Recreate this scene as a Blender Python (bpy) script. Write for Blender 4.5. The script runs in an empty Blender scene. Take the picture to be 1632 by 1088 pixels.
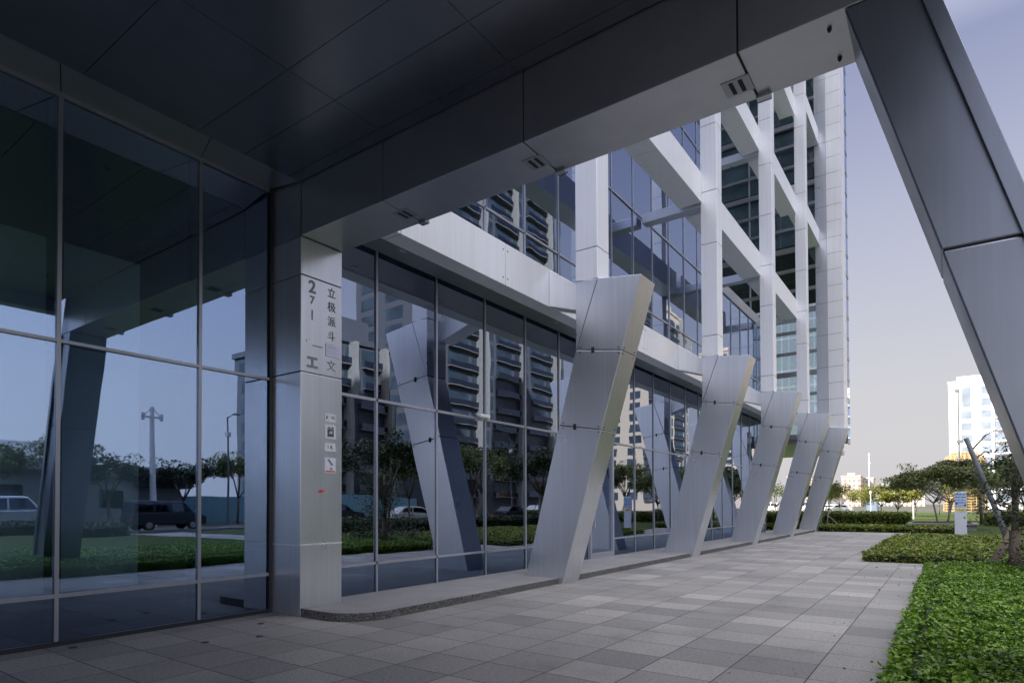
import bpy, math, random
import numpy as np
from mathutils import Vector, Matrix
random.seed(7); RS = np.random.RandomState(11)
scn = bpy.context.scene
COL = scn.collection
rad = math.radians

# ------------------------------------------------------------------ materials
def nt(name):
    m = bpy.data.materials.new(name); m.use_nodes = True
    t = m.node_tree; t.nodes.clear()
    out = t.nodes.new('ShaderNodeOutputMaterial')
    return m, t, out
def N(t, typ, **kw):
    n = t.nodes.new(typ)
    for k, v in kw.items(): setattr(n, k, v)
    return n
def L(t, a, ao, b, bi): t.links.new(a.outputs[ao], b.inputs[bi])
def prin(t, out, col=(.5, .5, .5), rough=.5, metal=0., spec=.5):
    p = N(t, 'ShaderNodeBsdfPrincipled')
    p.inputs['Base Color'].default_value = (*col, 1)
    p.inputs['Roughness'].default_value = rough
    p.inputs['Metallic'].default_value = metal
    p.inputs['Specular IOR Level'].default_value = spec
    L(t, p, 0, out, 0)
    return p
def noise(t, scale, detail=4, coord='Object', vec_scale=None, rough=.55):
    tc = N(t, 'ShaderNodeTexCoord')
    n = N(t, 'ShaderNodeTexNoise'); n.inputs['Scale'].default_value = scale
    n.inputs['Detail'].default_value = detail; n.inputs['Roughness'].default_value = rough
    if vec_scale:
        mp = N(t, 'ShaderNodeMapping'); mp.inputs['Scale'].default_value = vec_scale
        L(t, tc, coord, mp, 0); L(t, mp, 0, n, 0)
    else: L(t, tc, coord, n, 0)
    return n
def ramp(t, src, so, stops):
    r = N(t, 'ShaderNodeValToRGB')
    e = r.color_ramp.elements
    while len(e) < len(stops): e.new(.5)
    for i, (p, c) in enumerate(stops):
        e[i].position = p; e[i].color = (*c, 1) if len(c) == 3 else c
    L(t, src, so, r, 0); return r
def maprange(t, src, so, a, b, c, d):
    m = N(t, 'ShaderNodeMapRange')
    for i, v in zip((1, 2, 3, 4), (a, b, c, d)): m.inputs[i].default_value = v
    L(t, src, so, m, 0); return m

def plain(name, col, rough=.5, metal=0., var=.12, scale=3., spec=.5):
    m, t, out = nt(name); p = prin(t, out, col, rough, metal, spec)
    n = noise(t, scale, 5)
    r = ramp(t, n, 0, [(.3, tuple(c*(1-var) for c in col)), (.7, tuple(min(1, c*(1+var)) for c in col))])
    L(t, r, 0, p, 'Base Color')
    return m

def metal(name, col, rough=.34, met=.85, streak=(5, 5, .10)):
    m, t, out = nt(name); p = prin(t, out, col, rough, met)
    n = noise(t, 3., 6, 'Object', streak, .62)
    r = ramp(t, n, 0, [(.25, tuple(c*.90 for c in col)), (.75, tuple(min(1, c*1.03) for c in col))])
    L(t, r, 0, p, 'Base Color')
    n2 = noise(t, 1.3, 3)
    mr = maprange(t, n2, 0, .3, .7, rough-.03, rough+.04); L(t, mr, 0, p, 'Roughness')
    return m

def glass(name, refl=.45, tint=(.34, .42, .47), gcol=(.63, .73, .95), wav=.012):
    m, t, out = nt(name)
    g = N(t, 'ShaderNodeBsdfGlossy'); g.inputs['Color'].default_value = (*gcol, 1); g.inputs['Roughness'].default_value = .0
    tr = N(t, 'ShaderNodeBsdfTransparent'); tr.inputs[0].default_value = (*tint, 1)
    mx = N(t, 'ShaderNodeMixShader')
    lw = N(t, 'ShaderNodeFresnel'); lw.inputs[0].default_value = 1.5
    mr = maprange(t, lw, 0, .04, 1., refl, 1.)
    L(t, mr, 0, mx, 0); L(t, tr, 0, mx, 1); L(t, g, 0, mx, 2); L(t, mx, 0, out, 0)
    n = noise(t, .55, 2)
    b = N(t, 'ShaderNodeBump'); b.inputs['Strength'].default_value = wav; b.inputs['Distance'].default_value = .25
    L(t, n, 0, b, 'Height'); L(t, b, 0, g, 'Normal'); L(t, b, 0, lw, 'Normal')
    return m

def leafmat(name, cols, rough=.5, trans=.25):
    m, t, out = nt(name)
    geo = N(t, 'ShaderNodeNewGeometry')
    r = ramp(t, geo, 'Random Per Island', [(i/(len(cols)-1), c) for i, c in enumerate(cols)])
    n = noise(t, 1.6, 4); v_ = ramp(t, n, 0, [(.3, (.68, .72, .72)), (.5, (1, 1, 1)), (.7, (1.22, 1.12, .9))])
    mm = N(t, 'ShaderNodeMix', data_type='RGBA', blend_type='MULTIPLY'); mm.inputs[0].default_value = 1
    L(t, r, 0, mm, 6); L(t, v_, 0, mm, 7)
    p = prin(t, out, cols[0], rough, 0, .4); L(t, mm, 2, p, 'Base Color')
    d = N(t, 'ShaderNodeBsdfTranslucent'); L(t, mm, 2, d, 0)
    mx = N(t, 'ShaderNodeMixShader'); mx.inputs[0].default_value = trans
    L(t, p, 0, mx, 1); L(t, d, 0, mx, 2); L(t, mx, 0, out, 0)
    return m

M = {}
M['alu'] = metal('brushed_aluminium', (.71, .73, .77), .30, .9)
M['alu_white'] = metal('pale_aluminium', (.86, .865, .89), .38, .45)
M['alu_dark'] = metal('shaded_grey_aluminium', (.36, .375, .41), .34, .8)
M['gun'] = metal('gunmetal_panel', (.46, .475, .51), .32, .9, (1, 1, 1))
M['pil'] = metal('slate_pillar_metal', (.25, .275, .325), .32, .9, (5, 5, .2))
M['ceil'] = metal('dark_ceiling_panel', (.21, .225, .255), .30, .9, (1, 1, 1))  # same aluminium, with the dim porch reflections put into its colour
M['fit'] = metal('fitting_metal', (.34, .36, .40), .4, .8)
M['clear'] = glass('clear_glass', .12, (.88, .94, .96), (.9, .95, 1.))
M['joint'] = plain('dark_joint', (.012, .013, .016), .7)
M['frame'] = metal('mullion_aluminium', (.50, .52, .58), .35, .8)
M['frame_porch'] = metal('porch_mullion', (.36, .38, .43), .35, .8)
M['frame_dark'] = plain('dark_mullion', (.015, .018, .025), .4)
M['glass'] = glass('blue_grey_glass')
M['glass_dark'] = glass('dark_porch_glass', .35, (.80, .90, .92), (.52, .66, .96), .008)
M['spandrel'] = glass('spandrel_glass', .30, (.14, .19, .26), (.48, .64, .92), .008)
M['inner_wall'] = plain('interior_wall', (.74, .77, .74), .8, 0, .05)
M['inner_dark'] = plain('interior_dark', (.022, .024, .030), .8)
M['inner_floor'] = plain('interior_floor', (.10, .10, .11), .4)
M['white'] = plain('white_paint', (.78, .78, .80), .55, 0, .06, 1.)
M['black'] = plain('black_rubber', (.015, .015, .017), .6)
M['ink'] = plain('grey_lettering', (.27, .28, .31), .5, 0, .05)
M['ink_pale'] = plain('pale_lettering', (.56, .57, .62), .5, 0, .05)
M['ink_dark'] = plain('dark_lettering', (.09, .09, .105), .5, 0, .05)
M['paper'] = plain('label_paper', (.74, .75, .80), .5, 0, .03)
M['lilac'] = plain('lilac_plate', (.66, .64, .84), .5, 0, .03)
M['red'] = plain('red_sticker', (.72, .09, .07), .5)
M['blue_ink'] = plain('blue_ink', (.09, .16, .42), .5)
M['pale_blue'] = plain('pale_blue_panel', (.50, .60, .80), .5, 0, .04)
M['yellow'] = plain('yellow_label', (.85, .62, .05), .5)
M['totem'] = plain('totem_paint', (.62, .64, .72), .5, 0, .05)
M['bark'] = plain('bark', (.17, .14, .115), .9, 0, .4, 14)
M['bark_pale'] = plain('pale_bark', (.30, .27, .25), .9, 0, .3, 14)
M['straw'] = plain('straw_wrap', (.15, .115, .088), .95, 0, .4, 30)
M['pole_grey'] = plain('grey_pole', (.13, .14, .155), .6, 0, .2)
M['soil'] = plain('soil', (.055, .042, .032), .95, 0, .4, 6)
M['leaf_hedge'] = leafmat('hedge_leaf', [(.035, .085, .006), (.085, .19, .010), (.145, .28, .016), (.20, .325, .033)], .38, .25)
M['leaf_hedge2'] = leafmat('clipped_leaf', [(.04, .075, .010), (.095, .165, .016), (.16, .245, .022), (.21, .25, .04), (.20, .13, .05)], .5, .25)
M['leaf_tree'] = leafmat('tree_leaf', [(.045, .068, .022), (.10, .13, .04), (.155, .19, .055), (.21, .22, .075)], .5, .3)
M['leaf_warm'] = leafmat('sunny_leaf', [(.06, .075, .02), (.13, .15, .028), (.20, .215, .04), (.26, .235, .06)], .5, .3)
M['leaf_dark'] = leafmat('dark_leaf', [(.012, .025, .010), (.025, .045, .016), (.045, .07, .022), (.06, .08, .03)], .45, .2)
M['leaf_fallen'] = leafmat('fallen_leaf', [(.10, .07, .03), (.18, .13, .05), (.12, .14, .04)], .7, .0)
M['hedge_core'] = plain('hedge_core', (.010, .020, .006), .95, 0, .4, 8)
M['asphalt'] = plain('asphalt', (.055, .055, .058), .85, 0, .2, 8)
M['line'] = plain('road_paint', (.75, .75, .72), .6, 0, .1, 20)
M['tyre'] = plain('tyre', (.02, .02, .02), .8)
M['rim'] = metal('rim', (.6, .6, .62), .3, .9)
M['car_glass'] = glass('car_glass', .15, (.15, .18, .2))
M['car_white'] = plain('car_white', (.78, .79, .80), .25, 0, .02)
M['car_silver'] = metal('car_silver', (.6, .62, .65), .3, .6)
M['car_dark'] = plain('car_dark', (.03, .035, .05), .25, 0, .05)
M['car_blue'] = plain('car_blue', (.05, .12, .45), .3, 0, .05)
M['car_red'] = plain('car_red', (.35, .03, .025), .3, 0, .05)
M['lamp_em'] = plain('headlamp', (.8, .8, .8), .1)
M['tail'] = plain('tail_lamp', (.45, .02, .02), .2)
M['win_dark'] = plain('blue_window', (.028, .045, .065), .38, 0, .5, .35)
M['slab'] = plain('balcony_slab', (.15, .155, .16), .8)
M['pier'] = plain('cream_pier', (.24, .235, .22), .8)
M['scaffold'] = plain('yellow_cladding', (.42, .31, .15), .8, 0, .2, 1)

def granite(name, base, spread=.35, spec_scale=190):
    m, t, out = nt(name); p = prin(t, out, base, .72, 0, .35)
    n = noise(t, spec_scale, 3)
    r = ramp(t, n, 0, [(.30, tuple(c*(1-spread) for c in base)), (.5, base), (.72, tuple(min(1, c*(1+spread)) for c in base))])
    n2 = noise(t, 1.2, 6)
    r2 = ramp(t, n2, 0, [(.3, (.82, .82, .82)), (.7, (1.08, 1.08, 1.08))])
    mx = N(t, 'ShaderNodeMix', data_type='RGBA', blend_type='MULTIPLY'); mx.inputs[0].default_value = 1
    L(t, r, 0, mx, 6); L(t, r2, 0, mx, 7); L(t, mx, 2, p, 'Base Color')
    b = N(t, 'ShaderNodeBump'); b.inputs['Strength'].default_value = .25; b.inputs['Distance'].default_value = .004
    L(t, n, 0, b, 'Height'); L(t, b, 0, p, 'Normal')
    return m
M['granite_edge'] = granite('split_granite_edge', (.10, .098, .098), .9, 45)
M['granite'] = granite('plinth_granite', (.25, .245, .25))

def paving():
    m, t, out = nt('granite_paving'); p = prin(t, out, (.2, .2, .2), .66, 0, .4)
    tc = N(t, 'ShaderNodeTexCoord')
    mp = N(t, 'ShaderNodeMapping'); mp.inputs['Location'].default_value = (-5.25+.56*40, -1.02+.655*80, 0); L(t, tc, 'Object', mp, 0)
    def brick(c1, c2, mort, msize=.008):
        b = N(t, 'ShaderNodeTexBrick')
        b.offset = 0.; b.offset_frequency = 2
        b.inputs['Color1'].default_value = (*c1, 1); b.inputs['Color2'].default_value = (*c2, 1); b.inputs['Mortar'].default_value = (*mort, 1)
        b.inputs['Scale'].default_value = 1; b.inputs['Mortar Size'].default_value = msize; b.inputs['Mortar Smooth'].default_value = .3
        b.inputs['Brick Width'].default_value = .56; b.inputs['Row Height'].default_value = .655; b.inputs['Bias'].default_value = -.05
        L(t, mp, 0, b, 0); return b
    br0 = brick((.285, .277, .270), (.20, .195, .194), (.035, .033, .031), .006)
    # some slabs are double length: hide part of the cross joints by a coarse pattern of the same module
    b2_ = N(t, 'ShaderNodeTexBrick'); b2_.offset = .0
    for k_, v_ in (('Color1', (1.12, 1.11, 1.10, 1)), ('Color2', (.82, .825, .835, 1)), ('Mortar', (1, 1, 1, 1))): b2_.inputs[k_].default_value = v_
    b2_.inputs['Scale'].default_value = 1; b2_.inputs['Mortar Size'].default_value = 0; b2_.inputs['Brick Width'].default_value = .56; b2_.inputs['Row Height'].default_value = 1.31
    L(t, mp, 0, b2_, 0)
    br = N(t, 'ShaderNodeMix', data_type='RGBA', blend_type='MULTIPLY'); br.inputs[0].default_value = 1
    L(t, br0, 0, br, 6); L(t, b2_, 0, br, 7)
    n = noise(t, 95, 4, 'Object', None, .75)
    sp = ramp(t, n, 0, [(.33, (.42, .42, .42)), (.5, (1, 1, 1)), (.66, (1.6, 1.58, 1.55))])
    n2 = noise(t, 1.1, 9, 'Object', None, .66)
    st = ramp(t, n2, 0, [(.30, (.70, .69, .68)), (.42, (.95, .95, .95)), (.72, (1.12, 1.12, 1.12))])
    n3 = noise(t, 30, 6, 'Object', None, .8)
    st3 = ramp(t, n3, 0, [(.32, (.66, .66, .66)), (.5, (1, 1, 1)), (.68, (1.3, 1.29, 1.28))])
    cur = (br, 2)
    for r_ in (sp, st, st3):
        mx = N(t, 'ShaderNodeMix', data_type='RGBA', blend_type='MULTIPLY'); mx.inputs[0].default_value = 1
        t.links.new(cur[0].outputs[cur[1]], mx.inputs[6]); L(t, r_, 0, mx, 7); cur = (mx, 2)
    t.links.new(cur[0].outputs[cur[1]], p.inputs['Base Color'])
    b1 = N(t, 'ShaderNodeBump'); b1.inputs['Strength'].default_value = .35; b1.inputs['Distance'].default_value = .004
    L(t, n, 0, b1, 'Height')
    b2 = N(t, 'ShaderNodeBump'); b2.invert = True; b2.inputs['Strength'].default_value = .6; b2.inputs['Distance'].default_value = .006
    L(t, br0, 'Fac', b2, 'Height'); L(t, b1, 0, b2, 'Normal'); L(t, b2, 0, p, 'Normal')
    mr = maprange(t, n2, 0, .3, .7, .55, .78); L(t, mr, 0, p, 'Roughness')
    return m
M['paving'] = paving()

def grassmat(name, a, b, sc=.6):
    m, t, out = nt(name); p = prin(t, out, a, .9, 0, .2)
    n = noise(t, sc, 8, 'Object', None, .7)
    r = ramp(t, n, 0, [(.3, a), (.7, b)]); L(t, r, 0, p, 'Base Color')
    n2 = noise(t, 25, 3); bb = N(t, 'ShaderNodeBump'); bb.inputs['Strength'].default_value = .8; bb.inputs['Distance'].default_value = .05
    L(t, n2, 0, bb, 'Height'); L(t, bb, 0, p, 'Normal')
    return m
M['lawn'] = grassmat('lawn_grass', (.026, .045, .010), (.06, .085, .018))
M['ground'] = grassmat('rough_ground', (.05, .055, .045), (.085, .085, .07), .05)

def facade(name, wall, glassc, fw, fh, ww=.5, wh=.5):
    """far facades: wall with a regular grid of windows, in the wall's own material"""
    m, t, out = nt(name); p = prin(t, out, wall, .75)
    tc = N(t, 'ShaderNodeTexCoord'); sx = N(t, 'ShaderNodeSeparateXYZ'); L(t, tc, 'Object', sx, 0)
    ad = N(t, 'ShaderNodeMath', operation='ADD'); L(t, sx, 0, ad, 0); L(t, sx, 1, ad, 1)
    def band(src, so, per, frac):
        d = N(t, 'ShaderNodeMath', operation='DIVIDE'); t.links.new(src.outputs[so], d.inputs[0]); d.inputs[1].default_value = per
        f = N(t, 'ShaderNodeMath', operation='FRACT'); L(t, d, 0, f, 0)
        g = N(t, 'ShaderNodeMath', operation='LESS_THAN'); L(t, f, 0, g, 0); g.inputs[1].default_value = frac
        return g
    a = band(ad, 0, fw, ww); b = band(sx, 2, fh, wh)
    mu = N(t, 'ShaderNodeMath', operation='MULTIPLY'); L(t, a, 0, mu, 0); L(t, b, 0, mu, 1)
    mx = N(t, 'ShaderNodeMix', data_type='RGBA'); L(t, mu, 0, mx, 0)
    n = noise(t, .2, 5); r = ramp(t, n, 0, [(.3, tuple(c*.88 for c in wall)), (.7, wall)])
    L(t, r, 0, mx, 6); mx.inputs[7].default_value = (*glassc, 1); L(t, mx, 2, p, 'Base Color')
    mr = maprange(t, mu, 0, 0, 1, .8, .15); L(t, mr, 0, p, 'Roughness')
    return m

# ------------------------------------------------------------------ mesh building
class MB:
    def __init__(s): s.v = []; s.f = []; s.m = []
    def add(s, verts, faces, mi=0):
        o = len(s.v); s.v += [tuple(v) for v in verts]
        s.f += [tuple(i+o for i in f) for f in faces]; s.m += [mi]*len(faces); return s
    def box(s, x0, x1, y0, y1, z0, z1, mi=0):
        x0, x1 = min(x0, x1), max(x0, x1); y0, y1 = min(y0, y1), max(y0, y1); z0, z1 = min(z0, z1), max(z0, z1)
        v = [(x, y, z) for x in (x0, x1) for y in (y0, y1) for z in (z0, z1)]
        return s.add(v, [(0, 1, 3, 2), (4, 6, 7, 5), (0, 4, 5, 1), (2, 3, 7, 6), (0, 2, 6, 4), (1, 5, 7, 3)], mi)
    def prism(s, poly, a0, a1, axis='X', mi=0):
        """polygon extruded along axis. X: poly=(y,z); Y: poly=(x,z); Z: poly=(x,y)"""
        def pt(p, a): return {'X': (a, p[0], p[1]), 'Y': (p[0], a, p[1]), 'Z': (p[0], p[1], a)}[axis]
        n = len(poly)
        area = sum(poly[i][0]*poly[(i+1) % n][1]-poly[(i+1) % n][0]*poly[i][1] for i in range(n))
        if (area < 0) != (axis == 'Y'): poly = poly[::-1]
        v = [pt(p, a0) for p in poly]+[pt(p, a1) for p in poly]
        f = [tuple(range(n))[::-1], tuple(range(n, 2*n))]+[(i, (i+1) % n, n+(i+1) % n, n+i) for i in range(n)]
        return s.add(v, f, mi)
    def tube(s, pts, rs, n=8, mi=0, cap=True):
        pts = [Vector(p) for p in pts]; rings = []
        for i, p in enumerate(pts):
            d = (pts[min(i+1, len(pts)-1)]-pts[max(i-1, 0)]).normalized()
            q = d.to_track_quat('Z', 'Y')
            rings.append([p+q @ Vector((math.cos(2*math.pi*k/n)*rs[i], math.sin(2*math.pi*k/n)*rs[i], 0)) for k in range(n)])
        v = [q for r in rings for q in r]; f = []
        for i in range(len(rings)-1):
            for k in range(n): f.append((i*n+k, i*n+(k+1) % n, (i+1)*n+(k+1) % n, (i+1)*n+k))
        if cap: f += [tuple(range(n))[::-1], tuple(range(len(v)-n, len(v)))]
        return s.add(v, f, mi)
    def build(s, name, mats, parent=None, off=None, bevel=0, smooth=False):
        if not isinstance(mats, (list, tuple)): mats = [mats]
        off = off if off is not None else (Vector(parent['_o']) if parent and '_o' in parent else Vector((0, 0, 0)))
        me = bpy.data.meshes.new(name)
        me.from_pydata([(x-off[0], y-off[1], z-off[2]) for x, y, z in s.v], [], s.f)
        for m in mats: me.materials.append(M[m] if isinstance(m, str) else m)
        if len(mats) > 1: me.polygons.foreach_set('material_index', s.m)
        if smooth: me.polygons.foreach_set('use_smooth', [True]*len(me.polygons))
        me.update()
        o = bpy.data.objects.new(name, me); COL.objects.link(o)
        if parent: o.parent = parent; o['_o'] = tuple(off)
        else: o['_o'] = (0, 0, 0)
        if bevel:
            b = o.modifiers.new('bevel', 'BEVEL'); b.width = bevel; b.segments = 2; b.limit_method = 'ANGLE'
        return o
def tag(o, label=None, cat=None, group=None, kind=None):
    if label: o['label'] = label
    if cat: o['category'] = cat
    if group: o['group'] = group
    if kind: o['kind'] = kind
    return o
def thing(name, label, cat, loc=(0, 0, 0), group=None):
    o = bpy.data.objects.new(name, None); COL.objects.link(o); o.empty_display_size = .3
    o.location = loc; o['_o'] = tuple(loc)
    return tag(o, label, cat, group)
def local(o):            # parts of this thing are modelled in its own coordinates
    o['_o'] = (0, 0, 0); return o
def copy_tree(o, parent=None):
    c = o.copy(); COL.objects.link(c)
    if parent: c.parent = parent
    for ch in list(o.children): copy_tree(ch, c)
    return c
def text(body, size, loc, rot, mat, parent, name='lettering', extr=.002, bold=0):
    cu = bpy.data.curves.new(name, 'FONT'); cu.body = body; cu.size = size; cu.extrude = extr
    cu.align_x = 'CENTER'; cu.align_y = 'CENTER'; cu.offset = bold
    cu.materials.append(M[mat])
    tmp = bpy.data.objects.new(name, cu); COL.objects.link(tmp)
    me = bpy.data.meshes.new_from_object(tmp); COL.objects.unlink(tmp); bpy.data.objects.remove(tmp)
    o = bpy.data.objects.new(name, me); COL.objects.link(o)
    off = Vector(parent['_o']); o.parent = parent
    o.location = Vector(loc)-off; o.rotation_euler = rot; o['_o'] = tuple(off)
    return o
FY = (math.pi/2, 0, 0)                 # facing -Y
FX = (math.pi/2, 0, -math.pi/2)        # facing -X

# ------------------------------------------------------------------ camera, sky, sun
F_, YAW, TAU, RHO, H = 980., 35.45, 1.0, .2, 1.5
def camera():
    t, ta, ro = rad(YAW), rad(TAU), rad(RHO); c, s = math.cos(t), math.sin(t)
    F = Vector((c*math.cos(ta), s*math.cos(ta), math.sin(ta)))
    R0 = Vector((s, -c, 0)); U0 = Vector((-c*math.sin(ta), -s*math.sin(ta), math.cos(ta)))
    R = R0*math.cos(ro)-U0*math.sin(ro); U = U0*math.cos(ro)+R0*math.sin(ro)
    cd = bpy.data.cameras.new('camera'); co = bpy.data.objects.new('camera', cd); COL.objects.link(co)
    co.matrix_world = Matrix(((R.x, U.x, -F.x, 0), (R.y, U.y, -F.y, 0), (R.z, U.z, -F.z, H), (0, 0, 0, 1)))
    cd.sensor_width = 36; cd.sensor_fit = 'HORIZONTAL'; cd.lens = 36*F_/1632
    cd.shift_y = (805-F_*math.tan(ta)-544)/1632
    cd.clip_start = .05; cd.clip_end = 5000
    scn.camera = co
camera()
SUN_EL, SUN_AZ = 34., -42.             # azimuth from +Y towards +X
w = bpy.data.worlds.new('World'); scn.world = w; w.use_nodes = True
wt = w.node_tree; bg = wt.nodes['Background']
sky = wt.nodes.new('ShaderNodeTexSky'); sky.sky_type = 'NISHITA'; sky.sun_disc = False
sky.sun_elevation = rad(SUN_EL); sky.sun_rotation = rad(SUN_AZ)
sky.air_density = 1.3; sky.dust_density = 4.5; sky.ozone_density = 2.5; sky.altitude = 0
# hazy sky: the clear sky veiled by a pale layer that is thickest at the horizon and brighter overhead and behind the viewer
tc = N(wt, 'ShaderNodeTexCoord'); sx = N(wt, 'ShaderNodeSeparateXYZ'); L(wt, tc, 'Generated', sx, 0)
veil = ramp(wt, sx, 2, [(0., (3.25, 3.13, 3.22)), (.16, (3.05, 2.98, 3.12)), (.38, (2.25, 2.33, 2.95)), (.53, (1.5, 1.62, 2.45)), (.70, (5.8, 5.8, 6.4)), (.9, (14.5, 14.3, 14.6))])
dt = N(wt, 'ShaderNodeVectorMath', operation='DOT_PRODUCT'); L(wt, tc, 'Generated', dt, 0); dt.inputs[1].default_value = (-.72, -.69, .1)
br_ = maprange(wt, dt, 'Value', -.2, .9, 1., 2.0)
mv = N(wt, 'ShaderNodeVectorMath', operation='SCALE'); L(wt, veil, 0, mv, 0); L(wt, br_, 0, mv, 'Scale')
mxs = N(wt, 'ShaderNodeMix', data_type='RGBA'); mxs.inputs[0].default_value = .9
L(wt, sky, 0, mxs, 6); L(wt, mv, 0, mxs, 7)
wt.links.new(mxs.outputs[2], bg.inputs[0]); bg.inputs[1].default_value = .05
sl = bpy.data.lights.new('sun', 'SUN'); sl.energy = 3.2; sl.angle = rad(.6); sl.color = (1., .93, .83)
so = bpy.data.objects.new('sun', sl); COL.objects.link(so)
d = Vector((math.sin(rad(SUN_AZ))*math.cos(rad(SUN_EL)), math.cos(rad(SUN_AZ))*math.cos(rad(SUN_EL)), math.sin(rad(SUN_EL))))
so.rotation_euler = d.to_track_quat('Z', 'Y').to_euler(); so.location = (0, 30, 60)
vs = scn.view_settings; vs.view_transform = 'Standard'; vs.look = 'None'; vs.gamma = 1; vs.exposure = 2.12
scn.cycles.use_denoising = True
scn.cycles.max_bounces = 10; scn.cycles.transparent_max_bounces = 16
scn.cycles.sample_clamp_indirect = 8

# ------------------------------------------------------------------ ground
def sheet(name, x0, x1, y0, y1, z, mat, kind='structure', label=None):
    o = MB().add([(x0, y0, z), (x1, y0, z), (x1, y1, z), (x0, y1, z)], [(0, 1, 2, 3)]).build(name, mat)
    o['kind'] = kind
    if label: o['label'] = label
    return o
sheet('ground', -1500, 3000, -1500, 1500, -.03, 'ground')
sheet('lawn', -60, 130, -22, 40, -.012, 'lawn', 'stuff', 'green lawn around the paved forecourt')
sheet('pavement', -30, 37.7, -.0, 12, 0., 'paving')
MB().add([(-30, -7, -.002), (3.2, -7, -.002), (3.2, 0, -.002), (-30, 0, -.002)], [(0, 1, 2, 3)]).build('path', 'paving')['kind'] = 'structure'
MB().add([(15.9, -22, -.002), (18.45, -22, -.002), (18.45, 0, -.002), (15.9, 0, -.002)], [(0, 1, 2, 3)]).build('path', 'paving')['kind'] = 'structure'
sheet('road', -200, 400, -33, -24, -.004, 'asphalt')
mb = MB()
for k in range(-20, 40): mb.add([(k*8., -28.6, 0), (k*8+3.5, -28.6, 0), (k*8+3.5, -28.45, 0), (k*8., -28.45, 0)], [(0, 1, 2, 3)])
mb.build('road_marking', 'line')['kind'] = 'structure'
MB().box(-200, 400, -24., -23.8, -.03, .12).build('kerb', 'granite')['kind'] = 'structure'

# plinth with a rounded end, along the facade
poly = [(5.17, 7.215), (5.17, 6.75)]
for k in range(0, 9):
    a = math.pi+k/8*math.pi/2; poly.append((5.75+.58*math.cos(a), 6.72+.6*math.sin(a)))
poly += [(38.2, 6.05), (38.2, 7.9), (5.875, 7.9), (5.875, 7.215)]
st = MB().prism(poly, -.02, .112, 'Z').build('pavement_step', ['granite', 'granite_edge'], bevel=.008)
st['kind'] = 'structure'
for p in st.data.polygons:
    if abs(p.normal.z) < .5: p.material_index = 1

# ------------------------------------------------------------------ porch
def panels_x(mb, y0, y1, z0, z1, x0, x1, joints, gap=.012):
    """bar along X cut into panels at joints"""
    e = [x0]+joints+[x1]
    for i in range(len(e)-1):
        mb.box(e[i]+(gap/2 if i else 0), e[i+1]-(gap/2 if i < len(e)-2 else 0), y0, y1, z0, z1)
    g = .012; mb.box(x0+g, x1-g, y0+g, y1-g, z0+g, z1-g, 1)
def panels_y(mb, x0, x1, z0, z1, y0, y1, joints, gap=.012):
    e = [y0]+joints+[y1]
    for i in range(len(e)-1):
        mb.box(x0, x1, e[i]+(gap/2 if i else 0), e[i+1]-(gap/2 if i < len(e)-2 else 0), z0, z1)
    g = .012; mb.box(x0+g, x1-g, y0+g, y1-g, z0+g, z1-g, 1)
def panels_z(mb, x0, x1, y0, y1, z0, z1, joints, gap=.012, mi=0):
    e = [z0]+joints+[z1]
    for i in range(len(e)-1):
        mb.box(x0, x1, y0, y1, e[i]+(gap/2 if i else 0), e[i+1]-(gap/2 if i < len(e)-2 else 0), mi)
    g = .012; mb.box(x0+g, x1-g, y0+g, y1-g, z0+g, z1-g, 1)

porch = thing('porch_canopy', 'deep grey metal porch canopy with panelled dark ceiling over the entrance', 'canopy', (5.5, 4, 5.2))
mb = MB()
xs = [-6.0, -3.4, -2.21, -1.02, .17, 1.36, 2.55, 3.74, 4.33, 4.97, 5.148]
ys = [-.05, 1.42, 3.56, 5.46, 7.24]
for i in range(len(xs)-1):
    for j in range(len(ys)-1):
        mb.box(xs[i]+.003, xs[i+1]-.003, ys[j]+.003, ys[j+1]-.003, 5.96, 6.0)
mb.box(-6, 5.148, -.05, 7.24, 6.002, 6.6, 1)
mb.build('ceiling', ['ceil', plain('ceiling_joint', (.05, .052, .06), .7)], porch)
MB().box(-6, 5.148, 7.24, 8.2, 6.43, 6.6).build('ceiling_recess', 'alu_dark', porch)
mb = MB(); panels_y(mb, 5.16, 5.86, 5.22, 6.75, .5, 7.21, [1.38, 3.52, 5.6], .016)
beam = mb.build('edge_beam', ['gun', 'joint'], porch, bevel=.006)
mb = MB(); panels_y(mb, -6.7, -6.0, 5.22, 6.75, .5, 8.2, [1.38, 3.52, 5.6], .016)
mb.build('edge_beam', ['gun', 'joint'], porch, bevel=.006)
mb = MB(); panels_x(mb, -.35, -.06, 5.7, 6.75, -6, 5.148, [-4.6, -3, -1.4, .2, 1.8, 3.4], .016)
mb.build('outer_fascia', ['gun', 'joint'], porch)
for y, x in ((5.62, 5.56), (3.62, 5.55), (1.50, 5.58)):
    f = MB().box(x-.115, x+.115, y-.13, y+.11, 5.213, 5.226).build('downlight', 'fit', porch, bevel=.003)
    MB().box(x-.085, x+.085, y-.065, y-.03, 5.2085, 5.2125).box(x-.085, x+.085, y+.015, y+.05, 5.2085, 5.2125).build('slot', 'joint', f)
for y in (5.50, 3.41, 1.27):
    MB().box(5.80, 5.885, y, y+.12, 5.185, 5.222).box(5.862, 5.885, y, y+.12, 5.185, 5.42).build('cleat', 'gun', porch, bevel=.004)
for x, y in ((5.32, .72), (5.72, .70)):
    MB().tube([(x, y, 5.19), (x, y, 5.205), (x, y, 5.225)], [.008, .016, .018], 14).build('sensor', 'black', porch, smooth=False)

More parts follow.
